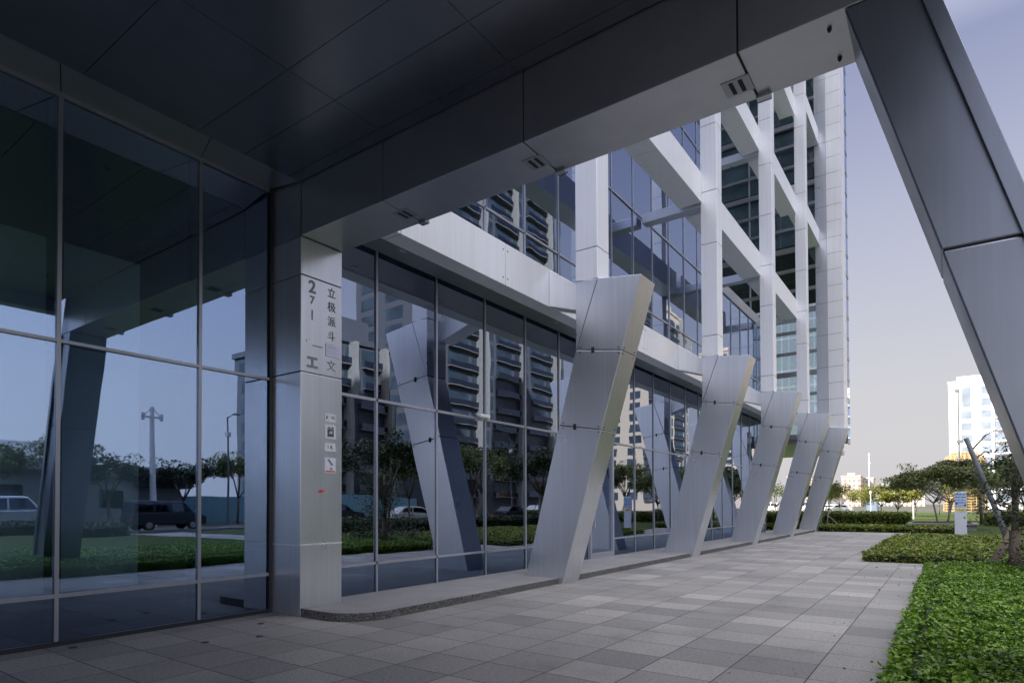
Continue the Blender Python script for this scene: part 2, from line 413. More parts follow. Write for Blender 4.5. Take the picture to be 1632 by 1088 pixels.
def lean_poly(base_o, base_i, top_o, top_i): return [base_o, base_i, top_i, top_o]
pil = thing('porch_pillar', 'big grey metal pillar leaning inward at the right of the porch beam', 'pillar', (5.5, -.9, 0))
def lean_seg(z0, z1, x0, x1, ins, mi, mb):
    yi = lambda z: .60-.292*(5.22-z); yo = lambda z: yi(z)-.53
    mb.prism([(yo(z0)+ins, z0), (yi(z0)-ins, z0), (yi(z1)-ins, z1), (yo(z1)+ins, z1)], x0, x1, 'X', mi)
mb = MB()
lean_seg(-.05, 3.242, 5.16, 5.86, 0, 0, mb); lean_seg(3.256, 5.212, 5.16, 5.86, 0, 0, mb); lean_seg(5.22, 6.75, 5.165, 5.855, 0.004, 0, mb)
lean_seg(0, 6.7, 5.172, 5.848, .012, 1, mb)
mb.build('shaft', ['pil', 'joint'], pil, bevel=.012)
mb = MB()                               # raised edge strips along the two corners facing the porch
yi = lambda z: .60-.292*(5.22-z)
mb.prism([(yi(0)-.535, 0), (yi(0)-.43, 0), (yi(5.2)-.43, 5.2), (yi(5.2)-.535, 5.2)], 5.12, 5.158, 'X')
mb.build('edge_trim', 'pil', pil, bevel=.004)

for x, y, lab in ((2.65, 7.66, 'small round dark floor cap nearest the left edge, by the glass wall'), (4.57, 7.21, 'small round dark floor cap just left of the sign column foot'), (3.59, 6.73, 'small round dark floor cap furthest out from the glass wall'), (4.11, 6.51, 'small round dark floor cap in front of the sign column foot')):
    tag(MB().tube([(x, y, -.01), (x, y, .004), (x, y, .006)], [.042, .042, .035], 20).build('floor_cap', 'black'), lab, 'floor cap', 'dark floor caps in the paving')
# sign column
colm = thing('sign_column', 'square silver column lettered with vertical signs at the porch corner', 'column', (5.5, 7.6, 0))
mb = MB(); panels_z(mb, 5.16, 5.86, 7.22, 8.12, 0, 5.21, [.97, 3.35, 4.69], .012)
mb.build('cladding', ['alu', 'joint'], colm, bevel=.006)
mb = MB(); panels_z(mb, 5.16, 5.86, 7.225, 8.12, 5.214, 6.75, [6.05], .012); mb.build('capital', ['gun', 'joint'], colm)
MB().box(5.157, 5.863, 7.217, 8.1, .962, .976).build('trim', 'alu_white', colm)
yf = 7.216
for body, x, z, sz, mt, bd in (('2', 5.345, 4.55, .24, 'ink', .006), ('7', 5.345, 4.37, .15, 'ink', .004), ('1', 5.345, 4.16, .20, 'ink', .0),
                               ('立', 5.675, 4.55, .15, 'ink_dark', 0), ('极', 5.675, 4.35, .15, 'ink_dark', 0), ('派', 5.675, 4.14, .15, 'ink_dark', 0), ('斗', 5.67, 3.93, .145, 'ink_dark', 0),
                               ('工', 5.35, 3.49, .18, 'ink', .010), ('文', 5.67, 3.50, .16, 'ink', .0)):
    text(body, sz, (x, yf, z), FY, mt, colm, bold=bd)
MB().box(5.57, 5.83, 7.212, 7.219, 3.64, 3.82).build('plate', 'lilac', colm)
text('----------', .04, (5.70, 7.211, 3.775), FY, 'ink_pale', colm); text('·· ········', .05, (5.70, 7.211, 3.69), FY, 'ink_pale', colm)
text('m:ucuhuml', .038, (5.43, yf, 3.745), FY, 'ink_pale', colm); text('i', .06, (5.25, yf, 3.79), FY, 'ink', colm)
for z, h, bodies in ((2.76, .12, [('R · YS', .06, 0, 'ink_dark')]), (2.34, .12, [('1 R.', .07, 0, 'ink_dark')]), (2.08, .22, [('·  N·', .05, -.05, 'ink_dark')])):
    pl = MB().box(5.555, 5.745, 7.212, 7.219, z-h/2, z+h/2).build('notice', 'paper', colm)
    for b, s_, dz, mt in bodies: text(b, s_, (5.65, 7.2105, z+dz), FY, mt, pl)
    if h > .2:
        MB().prism([(5.60, z+.085), (5.625, z+.09), (5.70, z+.01), (5.675, z+.0)], 7.208, 7.211, 'Y').build('mark', 'blue_ink', pl)
        MB().box(5.57, 5.73, 7.209, 7.211, z-.095, z-.075).build('mark', 'red', pl)
pl = MB().box(5.56, 5.745, 7.212, 7.219, 2.46, 2.66).build('notice', 'paper', colm)
mk = MB().box(5.60, 5.71, 7.208, 7.211, 2.49, 2.60)
mk.prism([(5.595, 2.61), (5.63, 2.635), (5.66, 2.61), (5.69, 2.64), (5.715, 2.61)], 7.208, 7.211, 'Y').build('mark', 'ink_dark', pl)
MB().box(5.63, 5.68, 7.205, 7.2075, 2.535, 2.55).box(5.64, 5.695, 7.205, 7.2075, 2.56, 2.57).build('mark', 'paper', pl)
mb = MB()
mb.prism([(5.50+.05*math.cos(a), 1.71+.022*math.sin(a)) for a in [k*math.pi/9 for k in range(18)]], 7.212, 7.219, 'Y')
st = mb.build('sticker', 'red', colm); MB().box(5.475, 5.50, 7.209, 7.211, 1.70, 1.72).build('mark', 'ink_dark', st)

# ------------------------------------------------------------------ glazing helpers
def mullion(mb, x, y, z0, z1, wd=.04):
    mb.box(x-wd/2, x+wd/2, y-.028, y-.008, z0, z1, 0)
    mb.box(x-.05, x+.05, y+.014, y+.20, z0, z1, 1)
def transom(mb, x0, x1, y, z, h=.042, front=.028):
    mb.box(x0, x1, y-front, y-.008, z-h/2, z+h/2, 0)
    mb.box(x0, x1, y+.014, y+.12, z-h/2, z+h/2, 1)
def pane(parent, x0, x1, y, z0, z1, mat, tilt=0.):
    # each pane sits at its own tiny angle, as real glazing does
    a = random.uniform(-1, 1)*.004; b = random.uniform(-1, 1)*.003
    dx = (x1-x0)/2*a; dz = (z1-z0)/2*b
    v = []
    for yy in (y, y+.008):
        v += [(x0, yy-dx-dz, z0), (x1, yy+dx-dz, z0), (x1, yy+dx+dz, z1), (x0, yy-dx+dz, z1)]
    return MB().add(v, [(0, 1, 2, 3), (7, 6, 5, 4), (0, 4, 5, 1), (1, 5, 6, 2), (2, 6, 7, 3), (3, 7, 4, 0)]).build('glass_pane', mat, parent)

# left entrance wall under the porch
lw = thing('glass_wall', 'dark tall glass entrance wall under the porch, left of the sign column', 'glass wall', (1, 7.9, 0))
LX = [-6.0, -4.8, -3.3, -1.75, -.2, 1.02, 2.57, 4.12, 5.11]
for i in range(len(LX)-1):
    for z0, z1, mt in ((.05, .52, 'spandrel'), (.56, 3.29, 'glass_dark'), (3.33, 6.0, 'glass_dark')):
        pane(lw, LX[i]+.02, LX[i+1]-.02, 7.9, z0, z1, mt)
for x in LX[:-1]:
    mb = MB(); mullion(mb, x, 7.9, .03, 6.0, .04); mb.build('mullion', ['frame_porch', 'frame_dark'], lw)
MB().box(5.112, 5.155, 7.86, 8.05, .0, 6.42).build('jamb', 'frame_dark', lw)
for z, h in ((.54, .045), (3.31, .036), (6.01, .05)):
    mb = MB(); transom(mb, LX[0], 5.11, 7.9, z, h, .03); mb.build('transom', ['frame_porch', 'frame_dark'], lw)
MB().box(LX[0], 5.11, 7.86, 8.0, -.01, .05).build('sill', 'frame_dark', lw)
mb = MB()
for i in range(len(LX)-1):                                # slightly tilted soffit strip between the glass head and the ceiling edge
    a, b = LX[i]+.006, LX[i+1]-.006; v = []; k_ = -.04 if i == len(LX)-2 else .22
    for dz in (0, .03): v += [(a, 7.88, 6.035+dz), (b, 7.88, 6.035+dz), (b-k_, 7.235, 5.965+dz), (a-.22, 7.235, 5.965+dz)]
    mb.add(v, [(0, 1, 2, 3), (7, 6, 5, 4), (0, 4, 5, 1), (1, 5, 6, 2), (2, 6, 7, 3), (3, 7, 4, 0)])
mb.prism([(7.88, 6.05), (7.235, 5.98), (7.235, 6.1), (7.88, 6.1)], LX[0], 5.1, 'X', 1)
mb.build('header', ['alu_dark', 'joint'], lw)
# the room behind it
mb = MB().box(-6.2, 5.1, 15.0, 15.2, 0, 6.6).box(-6.4, -6.2, 8.0, 15.2, 0, 6.6)
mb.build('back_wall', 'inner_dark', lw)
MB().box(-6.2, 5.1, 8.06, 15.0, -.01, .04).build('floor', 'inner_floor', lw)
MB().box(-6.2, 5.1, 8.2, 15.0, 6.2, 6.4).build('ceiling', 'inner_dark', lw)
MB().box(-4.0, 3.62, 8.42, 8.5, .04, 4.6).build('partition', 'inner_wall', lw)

# ------------------------------------------------------------------ office building
ob = thing('office_building', 'long glass office block with silver beams behind the leaning pillars', 'office building', (20, 8, 0))
GY = 7.6
FXs = [5.88]+[6.86+1.437*k for k in range(19)]            # mullion lines, last = 32.73
XE = FXs[-1]
for i in range(len(FXs)-1):
    x0, x1 = FXs[i]+.02, FXs[i+1]-.02
    if i == 6: continue                                   # the door bay
    for z0, z1, mt in ((.12, .56, 'spandrel'), (.60, 3.2, 'glass'), (3.24, 5.7, 'glass')):
        pane(ob, x0, x1, GY, z0, z1, mt)
for i in range(len(FXs)-1):
    for z0, z1 in ((5.74, 7.51), (7.55, 10.3)):
        pane(ob, FXs[i]+.02, FXs[i+1]-.02, GY, z0, z1, 'glass')
x0, x1 = FXs[6], FXs[7]
pane(ob, x0+.02, x1-.02, GY, 3.24, 5.7, 'glass')
door = MB().box(x0+.03, x0+.11, GY-.06, GY+.04, .1, 3.12).box(x1-.11, x1-.03, GY-.06, GY+.04, .1, 3.12).box(x0+.11, x1-.11, GY-.06, GY+.04, 3.02, 3.12).box(x0+.11, x1-.11, GY-.06, GY+.04, .1, .24).build('door', 'frame', ob, bevel=.004)
pane(door, x0+.11, x1-.11, GY, .24, 3.02, 'glass').name = 'door_glass'
MB().tube([(x0+.2, GY-.10, .9), (x0+.2, GY-.10, 1.6)], [.016, .016], 10).box(x0+.19, x0+.21, GY-.1, GY, .98, 1.0).box(x0+.19, x0+.21, GY-.1, GY, 1.5, 1.52).build('handle', 'frame', door)
for i, x in enumerate(FXs):
    if i == 0: continue
    mb = MB(); mullion(mb, x, GY, .1, 10.3, .036); mb.build('mullion', ['frame', 'frame_dark'], ob)
for z in (.58, 3.22, 5.72, 7.53):
    mb = MB()
    if z < 1: transom(mb, FXs[0], FXs[6], GY, z); transom(mb, FXs[7], XE, GY, z)
    else: transom(mb, FXs[0], XE, GY, z, .045)
    mb.build('transom', ['frame', 'frame_dark'], ob)
# upper storeys, set back past the third column
XU = FXs[13]
mb = MB(); levels = [10.3, 12.2, 14.9, 16.8, 19.5, 21.4, 24.1, 28.7, 33.3, 38., 44., 50., 56., 62., 70.]
for i in range(13):
    for k in range(len(levels)-1): mb.box(FXs[i]+.02, FXs[i+1]-.02, GY, GY+.008, levels[k]+.02, levels[k+1]-.02)
o = mb.build('upper_glazing', 'glass', ob); o['kind'] = 'stuff'
for i in range(1, 14):
    mb = MB(); mullion(mb, FXs[i], GY, 10.3, 70, .04); mb.build('mullion', ['frame', 'frame_dark'], ob)
mb = MB()
for z in levels: transom(mb, FXs[0], XU, GY, z, .05)
mb.build('transom', ['frame', 'frame_dark'], ob)
mb = MB()
for k in range(10):                                        # end wall of the upper storeys
    for z in (10.32, 12.2, 14.9, 16.8, 19.5, 21.4, 24.1, 28.7, 33.3, 38., 44., 50., 56., 62.): mb.box(XU+.06, XU+.068, GY+k*1.4+.02, GY+k*1.4+1.38, z, levels[levels.index(z)+1]-.04 if z in levels else 12.16)
o = mb.build('end_glazing', 'glass', ob); o['kind'] = 'stuff'
MB().box(XU-.02, XU+.07, GY-.02, GY+.18, 10.3, 70).build('corner_post', 'frame', ob)
MB().box(5.2, XU+.05, GY-.05, 45, 70, 70.6).build('roof', 'alu_dark', ob)  # height and rear depth stretched out of view to cast longer shade
MB().box(XU, XE+.05, GY-.05, 24, 10.3, 10.75).build('terrace_roof', 'alu_dark', ob)
mb = MB().box(5.9, XE, 18, 18.2, .1, 10.3).box(5.9, XU, 18, 18.2, 10.75, 70).box(XE-.1, XE, GY+.2, 18, .1, 10.2).box(XU-.2, XU-.1, GY+.3, 45, 10.76, 70)  # upper end wall carried far back, unseen, to keep sun off the tower
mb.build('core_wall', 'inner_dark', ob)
MB().box(-6.4, 5.0, 15.4, 24, 0, 70).box(-75, -6.45, 8, 24, 0, 70).build('shade_wing', 'alu_dark', ob)  # unseen wing, added and stretched leftward to shade the ground opposite
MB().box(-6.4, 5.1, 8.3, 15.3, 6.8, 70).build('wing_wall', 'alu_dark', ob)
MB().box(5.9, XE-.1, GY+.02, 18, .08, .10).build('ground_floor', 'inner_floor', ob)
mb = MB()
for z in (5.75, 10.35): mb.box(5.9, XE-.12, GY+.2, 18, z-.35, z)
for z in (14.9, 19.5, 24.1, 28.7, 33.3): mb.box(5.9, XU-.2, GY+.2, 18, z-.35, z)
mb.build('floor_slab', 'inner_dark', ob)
mb = MB()
for x in (9.0, 16.2, 22.9, 29.6): mb.box(x, x+.7, 9.6, 10.3, .1, 5.4)
mb.build('inner_column', 'inner_wall', ob)
# fascia over the ground floor, sloping soffit and stub brackets
YFa = 6.55
PX = [10.1, 17.35, 24.05, 30.75]
jo = sorted([x for x in (6.4, 9.02, 11.15, 13.2, 15.3, 18.4, 20.4, 22.4, 25.2, 27.1, 29.0)])
mb = MB(); panels_x(mb, YFa, YFa+.35, 5.51, 6.28, 5.87, XE+.1, jo, .014); mb.build('fascia', ['alu_white', 'joint'], ob, bevel=.004)
mb = MB()
for x in jo:
    for z in (5.64, 6.15):
        for dx in (-.07, .07): mb.box(x+dx-.012, x+dx+.012, YFa-.004, YFa+.002, z-.012, z+.012)
mb.build('fixing', 'frame_dark', ob)
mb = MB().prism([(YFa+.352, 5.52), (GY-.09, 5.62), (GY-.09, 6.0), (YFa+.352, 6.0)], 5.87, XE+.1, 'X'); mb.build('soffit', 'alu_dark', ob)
for x in (6.9, 11.6, 15.2, 20.5):
    MB().tube([(x, 7.0, 5.535), (x, 7.0, 5.60)], [.07, .07], 16).build('soffit_lamp', 'alu', ob)
for x in PX:
    MB().prism([(5.70, 5.25), (YFa-.002, 5.52), (YFa-.002, 6.27), (5.70, 5.66)], x+.42, x+.85, 'X').build('bracket', 'alu_white', ob, bevel=.006)
# free-standing beams of the frame, per bay, with stubs to the glass
bays = [(10.58, 17.34, (10.12, 14.75, 19.5, 24.2)), (17.83, 24.04, (10.05, 14.78, 19.5, 24.2)), (24.53, 30.74, (10.1, 15.0, 19.62, 24.4)), (31.23, 37.25, (15.75, 21.35, 26.))]
for x0, x1, lv in bays:
    for z in lv:
        mb = MB(); panels_x(mb, 5.66, 6.32, z, z+.85, x0, x1, [x0+(x1-x0)*.52], .012); mb.build('frame_beam', ['alu_white', 'joint'], ob, bevel=.006)
for i, x in enumerate(PX):
    for z in (10.1, 14.75, 19.5, 24.2):
        if x > 24.5 and z > 10.5: continue
        y1 = GY-.09 if (z < 10.5 or x < 24.5) else 6.32
        MB().box(x+.06, x+.41, 5.72, y1, z-.06, z+.22).build('stub_beam', 'alu', ob, bevel=.006)
MB().box(9.42, 9.72, GY-.16, GY-.075, 3.235, 3.30).build('fitting', 'white', ob, bevel=.01)

# ------------------------------------------------------------------ leaning pillars of the facade
def pillar_parts(root, upright=True):
    T = .62
    K = (5.70, 4.42); bi = (6.86, .10); bo = (6.03, .0); to = (4.38, 5.57); ti = (5.70, 5.73); sm = (5.24, 5.675)
    ol = lambda z: bo[0]+(to[0]-bo[0])*z/to[1]
    il = lambda z: bi[0]+(K[0]-bi[0])*(z-.1)/(K[1]-.1)
    g = .007
    mb = MB()
    mb.prism([(bo[0], -.02), (bi[0], -.02), bi, (il(3.03), 3.03-g), (ol(2.88), 2.88-g)], 0, T, 'X')
    mb.prism([(ol(2.88), 2.88+g), (il(3.03), 3.03+g), (K[0], K[1]-g), (ol(4.28), 4.28-g)], 0, T, 'X')
    mb.prism([(ol(4.28), 4.28+g), (K[0]-.012, K[1]+g), (sm[0]-.008, sm[1]), to], 0, T, 'X')
    mb.prism([(K[0], K[1]+g*1.5), ti, (sm[0]+.006, sm[1])], 0, T, 'X')
    i_ = .013
    mb.prism([(bo[0]+i_, 0), (bi[0]-i_, 0), (bi[0]-i_, .1), (K[0]-i_, K[1]), (ti[0]-i_, ti[1]-.02), (to[0]+i_*1.3, to[1]-.02)], i_, T-i_, 'X', 1)
    mb.build('shaft', ['alu', 'joint'], root, bevel=.008)
    mb = MB()
    for zi, zo in ((4.42, 4.28), (3.03, 2.88)):
        ya = il(zi)*.62+ol(zo)*.38; z = zi*.62+zo*.38
        MB().box(-.018, .004, ya-.028, ya+.028, z-.055, z+.055).build('latch', 'black', root, bevel=.005)
    for zi, zo in ((4.42, 4.28), (3.03, 2.88)):
        for s in (-.05, .05):
            for f in (.1, .93):
                y = il(zi)*(1-f)+ol(zo)*f; z = zi*(1-f)+zo*f+s
                mb.box(-.003, .003, y-.012, y+.012, z-.012, z+.012)
                mb.box(.06 if f > .5 else .5, .085 if f > .5 else .525, ol(zo+s)-.006, ol(zo+s)+.02, zo+s-.012, zo+s+.012)
    mb.build('fixing', 'frame_dark', root)
    if upright:
        mb = MB(); panels_z(mb, 0, .47, 5.24, 5.70, 5.69, 70, [6.28, 8.9, 10.4, 12.3, 14.2, 15.9, 19.0, 20.5, 23.6, 25.2, 28.2, 32, 38, 44, 50, 56, 62], .014)
        mb.build('upright', ['alu_white', 'joint'], root, bevel=.008)
pn = ['leaning silver pillar nearest the porch, standing first along the facade', 'second leaning silver pillar, just past the glass door',
      'middle leaning silver pillar of the five along the facade', 'fourth leaning silver pillar, at the open end of the glass wall', 'short leaning silver pillar under the white slab of the tower, furthest away']
p0 = None
for i, x in enumerate(PX):
    if p0 is None:
        p0 = local(thing('leaning_pillar', pn[0], 'pillar', (x, 0, 0), 'leaning pillars along the facade')); pillar_parts(p0); o = p0
    else: o = copy_tree(p0)
    o.location = (x, 0, 0); o['label'] = pn[i]
o = local(thing('leaning_pillar', pn[4], 'pillar', (37.1, 0, 0), 'leaning pillars along the facade')); pillar_parts(o, False)
o.location = (37.1, 0, 0)

# ------------------------------------------------------------------ tower at the far end
tw = thing('office_tower', 'tall tower raised over the last pillar, with white panelled slab edge and striped glass', 'tower', (42, 10, 5.3))
mb = MB()
zz = [5.46+.885*k for k in range(1, 78)]
panels_z(mb, 37.3, 38.7, 4.57, 5.315, 5.46, 75, zz, .016); mb.build('slab_panel', ['alu_white', 'joint'], tw)
mb = MB(); panels_z(mb, 37.32, 38.7, 5.325, 5.89, 5.46, 75, zz[1::2], .016); mb.build('slab_return', ['alu', 'joint'], tw)
mb = MB()
for k in range(58): mb.box(38.72, 39.6, 4.575, 4.60, 5.0+k*1.18+.12, 5.0+(k+1)*1.18-.12)
mb.build('side_glazing', 'glass', tw)['kind'] = 'stuff'
mb = MB().box(38.72, 39.6, 4.62, 5.8, 4.95, 75)
for k in range(59): mb.box(38.72, 39.62, 4.56, 4.62, 5.0+k*1.18-.12, 5.0+k*1.18+.12)
mb.build('side_spandrel', 'alu_dark', tw)
mb = MB()
for k in range(9):
    for y0, y1 in ((5.9, 7.7), (7.75, 9.38), (9.44, 11.2), (11.25, 13.1), (13.15, 15.), (15.05, 17.)):
        for xx in (37.5, 48.): mb.box(xx, xx+.008, y0, y1, 5.3+k*1.18+.07, 5.3+(k+1)*1.18-.05)
mb.build('clear_glazing', 'clear', tw)['kind'] = 'stuff'
mb = MB()
for k in range(9, 58):
    for y0, y1 in ((5.9, 7.7), (7.75, 9.38), (9.44, 11.2), (11.25, 13.1), (13.15, 15.), (15.05, 17.)):
        mb.box(37.5, 37.508, y0, y1, 5.3+k*1.18+.07, 5.3+(k+1)*1.18-.05)
mb.build('glazing', 'clear', tw)['kind'] = 'stuff'
for k in range(59):
    h = .16 if k % 3 else .26
    MB().box(37.38, 37.56, 5.9, 17, 5.3+k*1.18-h/2, 5.3+k*1.18+h/2).build('transom', 'alu_dark', tw)
for y in (9.41, 13.12): MB().box(37.4, 37.55, y-.03, y+.03, 5.3, 75).build('mullion', 'frame', tw)
mb = MB()
for k in range(3, 19): mb.box(37.6, 48, 5.92, 22, 5.2+k*3.54, 5.2+k*3.54+.4)
mb.build('floor_slab', 'inner_dark', tw)
MB().box(37.8, 48, 6.0, 22, 15.9, 75).build('core_wall', plain('tower_blind', (.34, .40, .42), .8, 0, .3, .6), tw)
MB().box(37.5, 48, 5.9, 22, 4.9, 5.2).build('underside', 'alu_dark', tw)
MB().box(41, 47, 14, 21, 0, 4.9).build('ground_core', 'inner_dark', tw)
MB().box(37.3, 48.2, 4.57, 22.2, 75, 76).build('roof', 'alu_dark', tw)

# ------------------------------------------------------------------ leaves
def leaf_quads(c, size, up=.55, asp=.5):
    """c: (n,3) centres -> folded-diamond leaf quads at random angles; numpy arrays of verts / faces"""
    n = len(c)
    a = RS.uniform(0, 2*np.pi, n); t = RS.normal(0, up, n); r = RS.normal(0, .6, n)
    d = np.stack([np.cos(a)*np.cos(t), np.sin(a)*np.cos(t), np.sin(t)], 1)
    s = np.stack([-np.sin(a), np.cos(a), np.zeros(n)], 1)
    nn = np.cross(d, s); s = s*np.cos(r)[:, None]+nn*np.sin(r)[:, None]
    L_ = size*RS.uniform(.65, 1.3, n)[:, None]
    v = np.stack([c-d*L_*.5, c+s*L_*asp*.5-d*L_*.05, c+d*L_*.5, c-s*L_*asp*.5-d*L_*.05], 1).reshape(-1, 3)
    return v
def leaf_mesh(name, c, size, mat, parent=None, up=.55, asp=.5):
    v = leaf_quads(np.asarray(c), size, up, asp); n = len(v)//4
    off = Vector(parent['_o']) if parent else Vector((0, 0, 0))
    v = v-np.array(off)
    me = bpy.data.meshes.new(name)
    me.vertices.add(4*n); me.vertices.foreach_set('co', v.astype(np.float32).ravel())
    me.loops.add(4*n); me.loops.foreach_set('vertex_index', np.arange(4*n, dtype=np.int32))
    me.polygons.add(n); me.polygons.foreach_set('loop_start', np.arange(0, 4*n, 4, dtype=np.int32))
    me.polygons.foreach_set('loop_total', np.full(n, 4, dtype=np.int32))
    me.materials.append(M[mat]); me.update(); me.validate()
    o = bpy.data.objects.new(name, me); COL.objects.link(o)
    if parent: o.parent = parent
    o['_o'] = tuple(off); return o
def bumps(x, y, s=1.): return .5*np.sin(x*1.9*s+1.3)*np.sin(y*2.3*s+.4)+.3*np.sin(x*4.7*s+y*3.1*s)+.2*np.sin(x*9.1*s-y*7.7*s)
def hedge(name, label, x0, x1, y0, y1, h, dens, size, mat, rnd=.25, amp=.05, group=None, fine=None, r0=None):
    """a clipped shrub bed: dark twiggy core under a coat of leaves on top and sides"""
    t = thing(name, label, 'hedge', ((x0+x1)/2, (y0+y1)/2, 0), group)
    nx = max(2, int((x1-x0)/.5)); ny = max(2, int((y1-y0)/.5)); mb = MB(); V = []
    for i in range(nx+1):
        for j in range(ny+1):
            x = x0+.09+(x1-x0-.18)*i/nx; y = y0+.09+(y1-y0-.18)*j/ny
            e = i in (0, nx) or j in (0, ny)
            V.append((x, y, h-.13+amp*float(bumps(x, y)) if not e else h*.62))
    F = [(i*(ny+1)+j, (i+1)*(ny+1)+j, (i+1)*(ny+1)+j+1, i*(ny+1)+j+1) for i in range(nx) for j in range(ny)]
    mb.add(V, F)
    ring = [(i, 0) for i in range(nx+1)]+[(nx, j) for j in range(1, ny+1)]+[(i, ny) for i in range(nx-1, -1, -1)]+[(0, j) for j in range(ny-1, 0, -1)]
    R_ = [V[i*(ny+1)+j] for i, j in ring]; n = len(R_)
    mb.add(R_+[(p[0], p[1], -.02) for p in R_], [(k, (k+1) % n, n+(k+1) % n, n+k) for k in range(n)])
    mb.build('branches', 'hedge_core', t)
    A = (x1-x0)*(y1-y0); n = int(A*dens)
    x = RS.uniform(x0, x1, n); y = RS.uniform(y0, y1, n)
    ed = np.minimum(np.minimum(x-x0, x1-x), np.minimum(y-y0, y1-y))
    dip = np.where(ed < rnd, (rnd-ed)**2/rnd*.9, 0)
    z = h+amp*bumps(x, y)-dip*min(1, h*1.6)-np.abs(RS.normal(0, .045, n))*(h > .2)+RS.normal(0, .012, n)
    C = [np.stack([x, y, z], 1)]
    P = 2*((x1-x0)+(y1-y0)); n = int(P*h*dens*1.1); u = RS.uniform(0, P, n)
    X = np.empty(n); Y = np.empty(n); lx, ly = x1-x0, y1-y0
    for q in range(n):
        k = u[q]
        if k < lx: X[q], Y[q] = x0+k, y0
        elif k < lx+ly: X[q], Y[q] = x1, y0+k-lx
        elif k < 2*lx+ly: X[q], Y[q] = x0+k-lx-ly, y1
        else: X[q], Y[q] = x0, y0+k-2*lx-ly
    wob = .07*bumps(X*1.3, Y*1.3+3)
    X += wob+RS.normal(0, .03, n); Y += wob+RS.normal(0, .03, n)
    C.append(np.stack([X, Y, RS.uniform(.0, h-.03, n)], 1))
    leaf_mesh('foliage', np.concatenate(C), size, mat, t, .5, .55); return t

# beds beside the forecourt, nearest first
def near_bed():
    t = thing('shrub_bed', 'glossy bright green shrub bed at the lower right corner, nearest the camera', 'hedge', (9, -1.5, 0))
    x0, x1, y0, y1 = 2.9, 15.85, -5.2, .37
    mb = MB(); mb.box(x0+.1, x1-.1, y0, y1-.12, -.01, .20); mb.build('branches', 'hedge_core', t)
    def cloud(xa, xb, ya, yb, dens, h):
        n = int((xb-xa)*(yb-ya)*dens); x = RS.uniform(xa, xb, n); y = RS.uniform(ya, yb, n)
        ed = np.minimum(np.minimum(x-x0, x1-x), y1-y+.05*bumps(x*2, y*2))
        dip = np.where(ed < .35, (.35-ed)**2/.35*.8, 0)
        z = h+.06*bumps(x, y)+.03*bumps(x*3, y*3)-dip-np.abs(RS.normal(0, .055, n))
        return np.stack([x, y, np.maximum(z, .02)], 1)
    C = [cloud(x0, 9, -1.3, y1, 3300, .33), cloud(9, x1, -1.8, y1, 2100, .33), cloud(x0, x1, y0, -1.6, 380, .34)]
    n = 22000; xx = RS.uniform(x0, x1, n); yy = y1+.05*bumps(xx*2, xx)+RS.normal(0, .035, n)
    C.append(np.stack([xx, yy, RS.uniform(.0, .26, n)], 1))
    n = 3000; C.append(np.stack([x1+RS.normal(0, .04, n), RS.uniform(-2.5, y1, n), RS.uniform(0, .28, n)], 1))
    leaf_mesh('foliage', np.concatenate(C), .054, 'leaf_hedge', t, .5, .5)
near_bed()
hedge('shrub_bed', 'low shrub bed across the side path, in front of the blue and white sign post', 18.55, 31.2, -7, 1.85, .27, 420, .10, 'leaf_hedge2', .5, .06)
hedge('clipped_hedge', 'long low clipped hedge strip at the far end of the paving', 38.4, 41.2, -.5, 24, .34, 240, .14, 'leaf_hedge2', .3, .03, 'clipped hedges beyond the paving')
hedge('clipped_hedge', 'tall dark clipped hedge behind the low strip beyond the paving', 50.5, 52.5, 2.3, 40, .95, 190, .17, 'leaf_hedge2', .25, .05, 'clipped hedges beyond the paving')
hedge('clipped_hedge', 'far hedge line right of the umbrella shaped tree', 53, 55, -22, -2.0, .9, 150, .18, 'leaf_hedge2', .25, .06, 'clipped hedges beyond the paving')
hedge('clipped_hedge', 'hedge row mirrored in the glass, along the lawn across from the facade', 19.5, 62, -12.6, -11.2, .75, 130, .16, 'leaf_dark', .25, .06, 'hedges across from the facade')  # dark leaf colour stands in for the shade on this row
hedge('clipped_hedge', 'hedge row mirrored in the dark porch glass, near the parked cars', -12, 15.0, -21.5, -20.3, .7, 110, .16, 'leaf_dark', .25, .06, 'hedges across from the facade')  # shade is put into the dark leaf colour here too

n = 70; xx = RS.uniform(4, 19, n); yy = .45+np.abs(RS.normal(0, .5, n))
fl = leaf_mesh('fallen_leaves', np.stack([xx, yy, np.full(n, .012)], 1), .045, 'leaf_fallen', None, .08, .5)
tag(fl, 'few dry fallen leaves scattered on the paving beside the beds', 'leaves', kind='stuff')
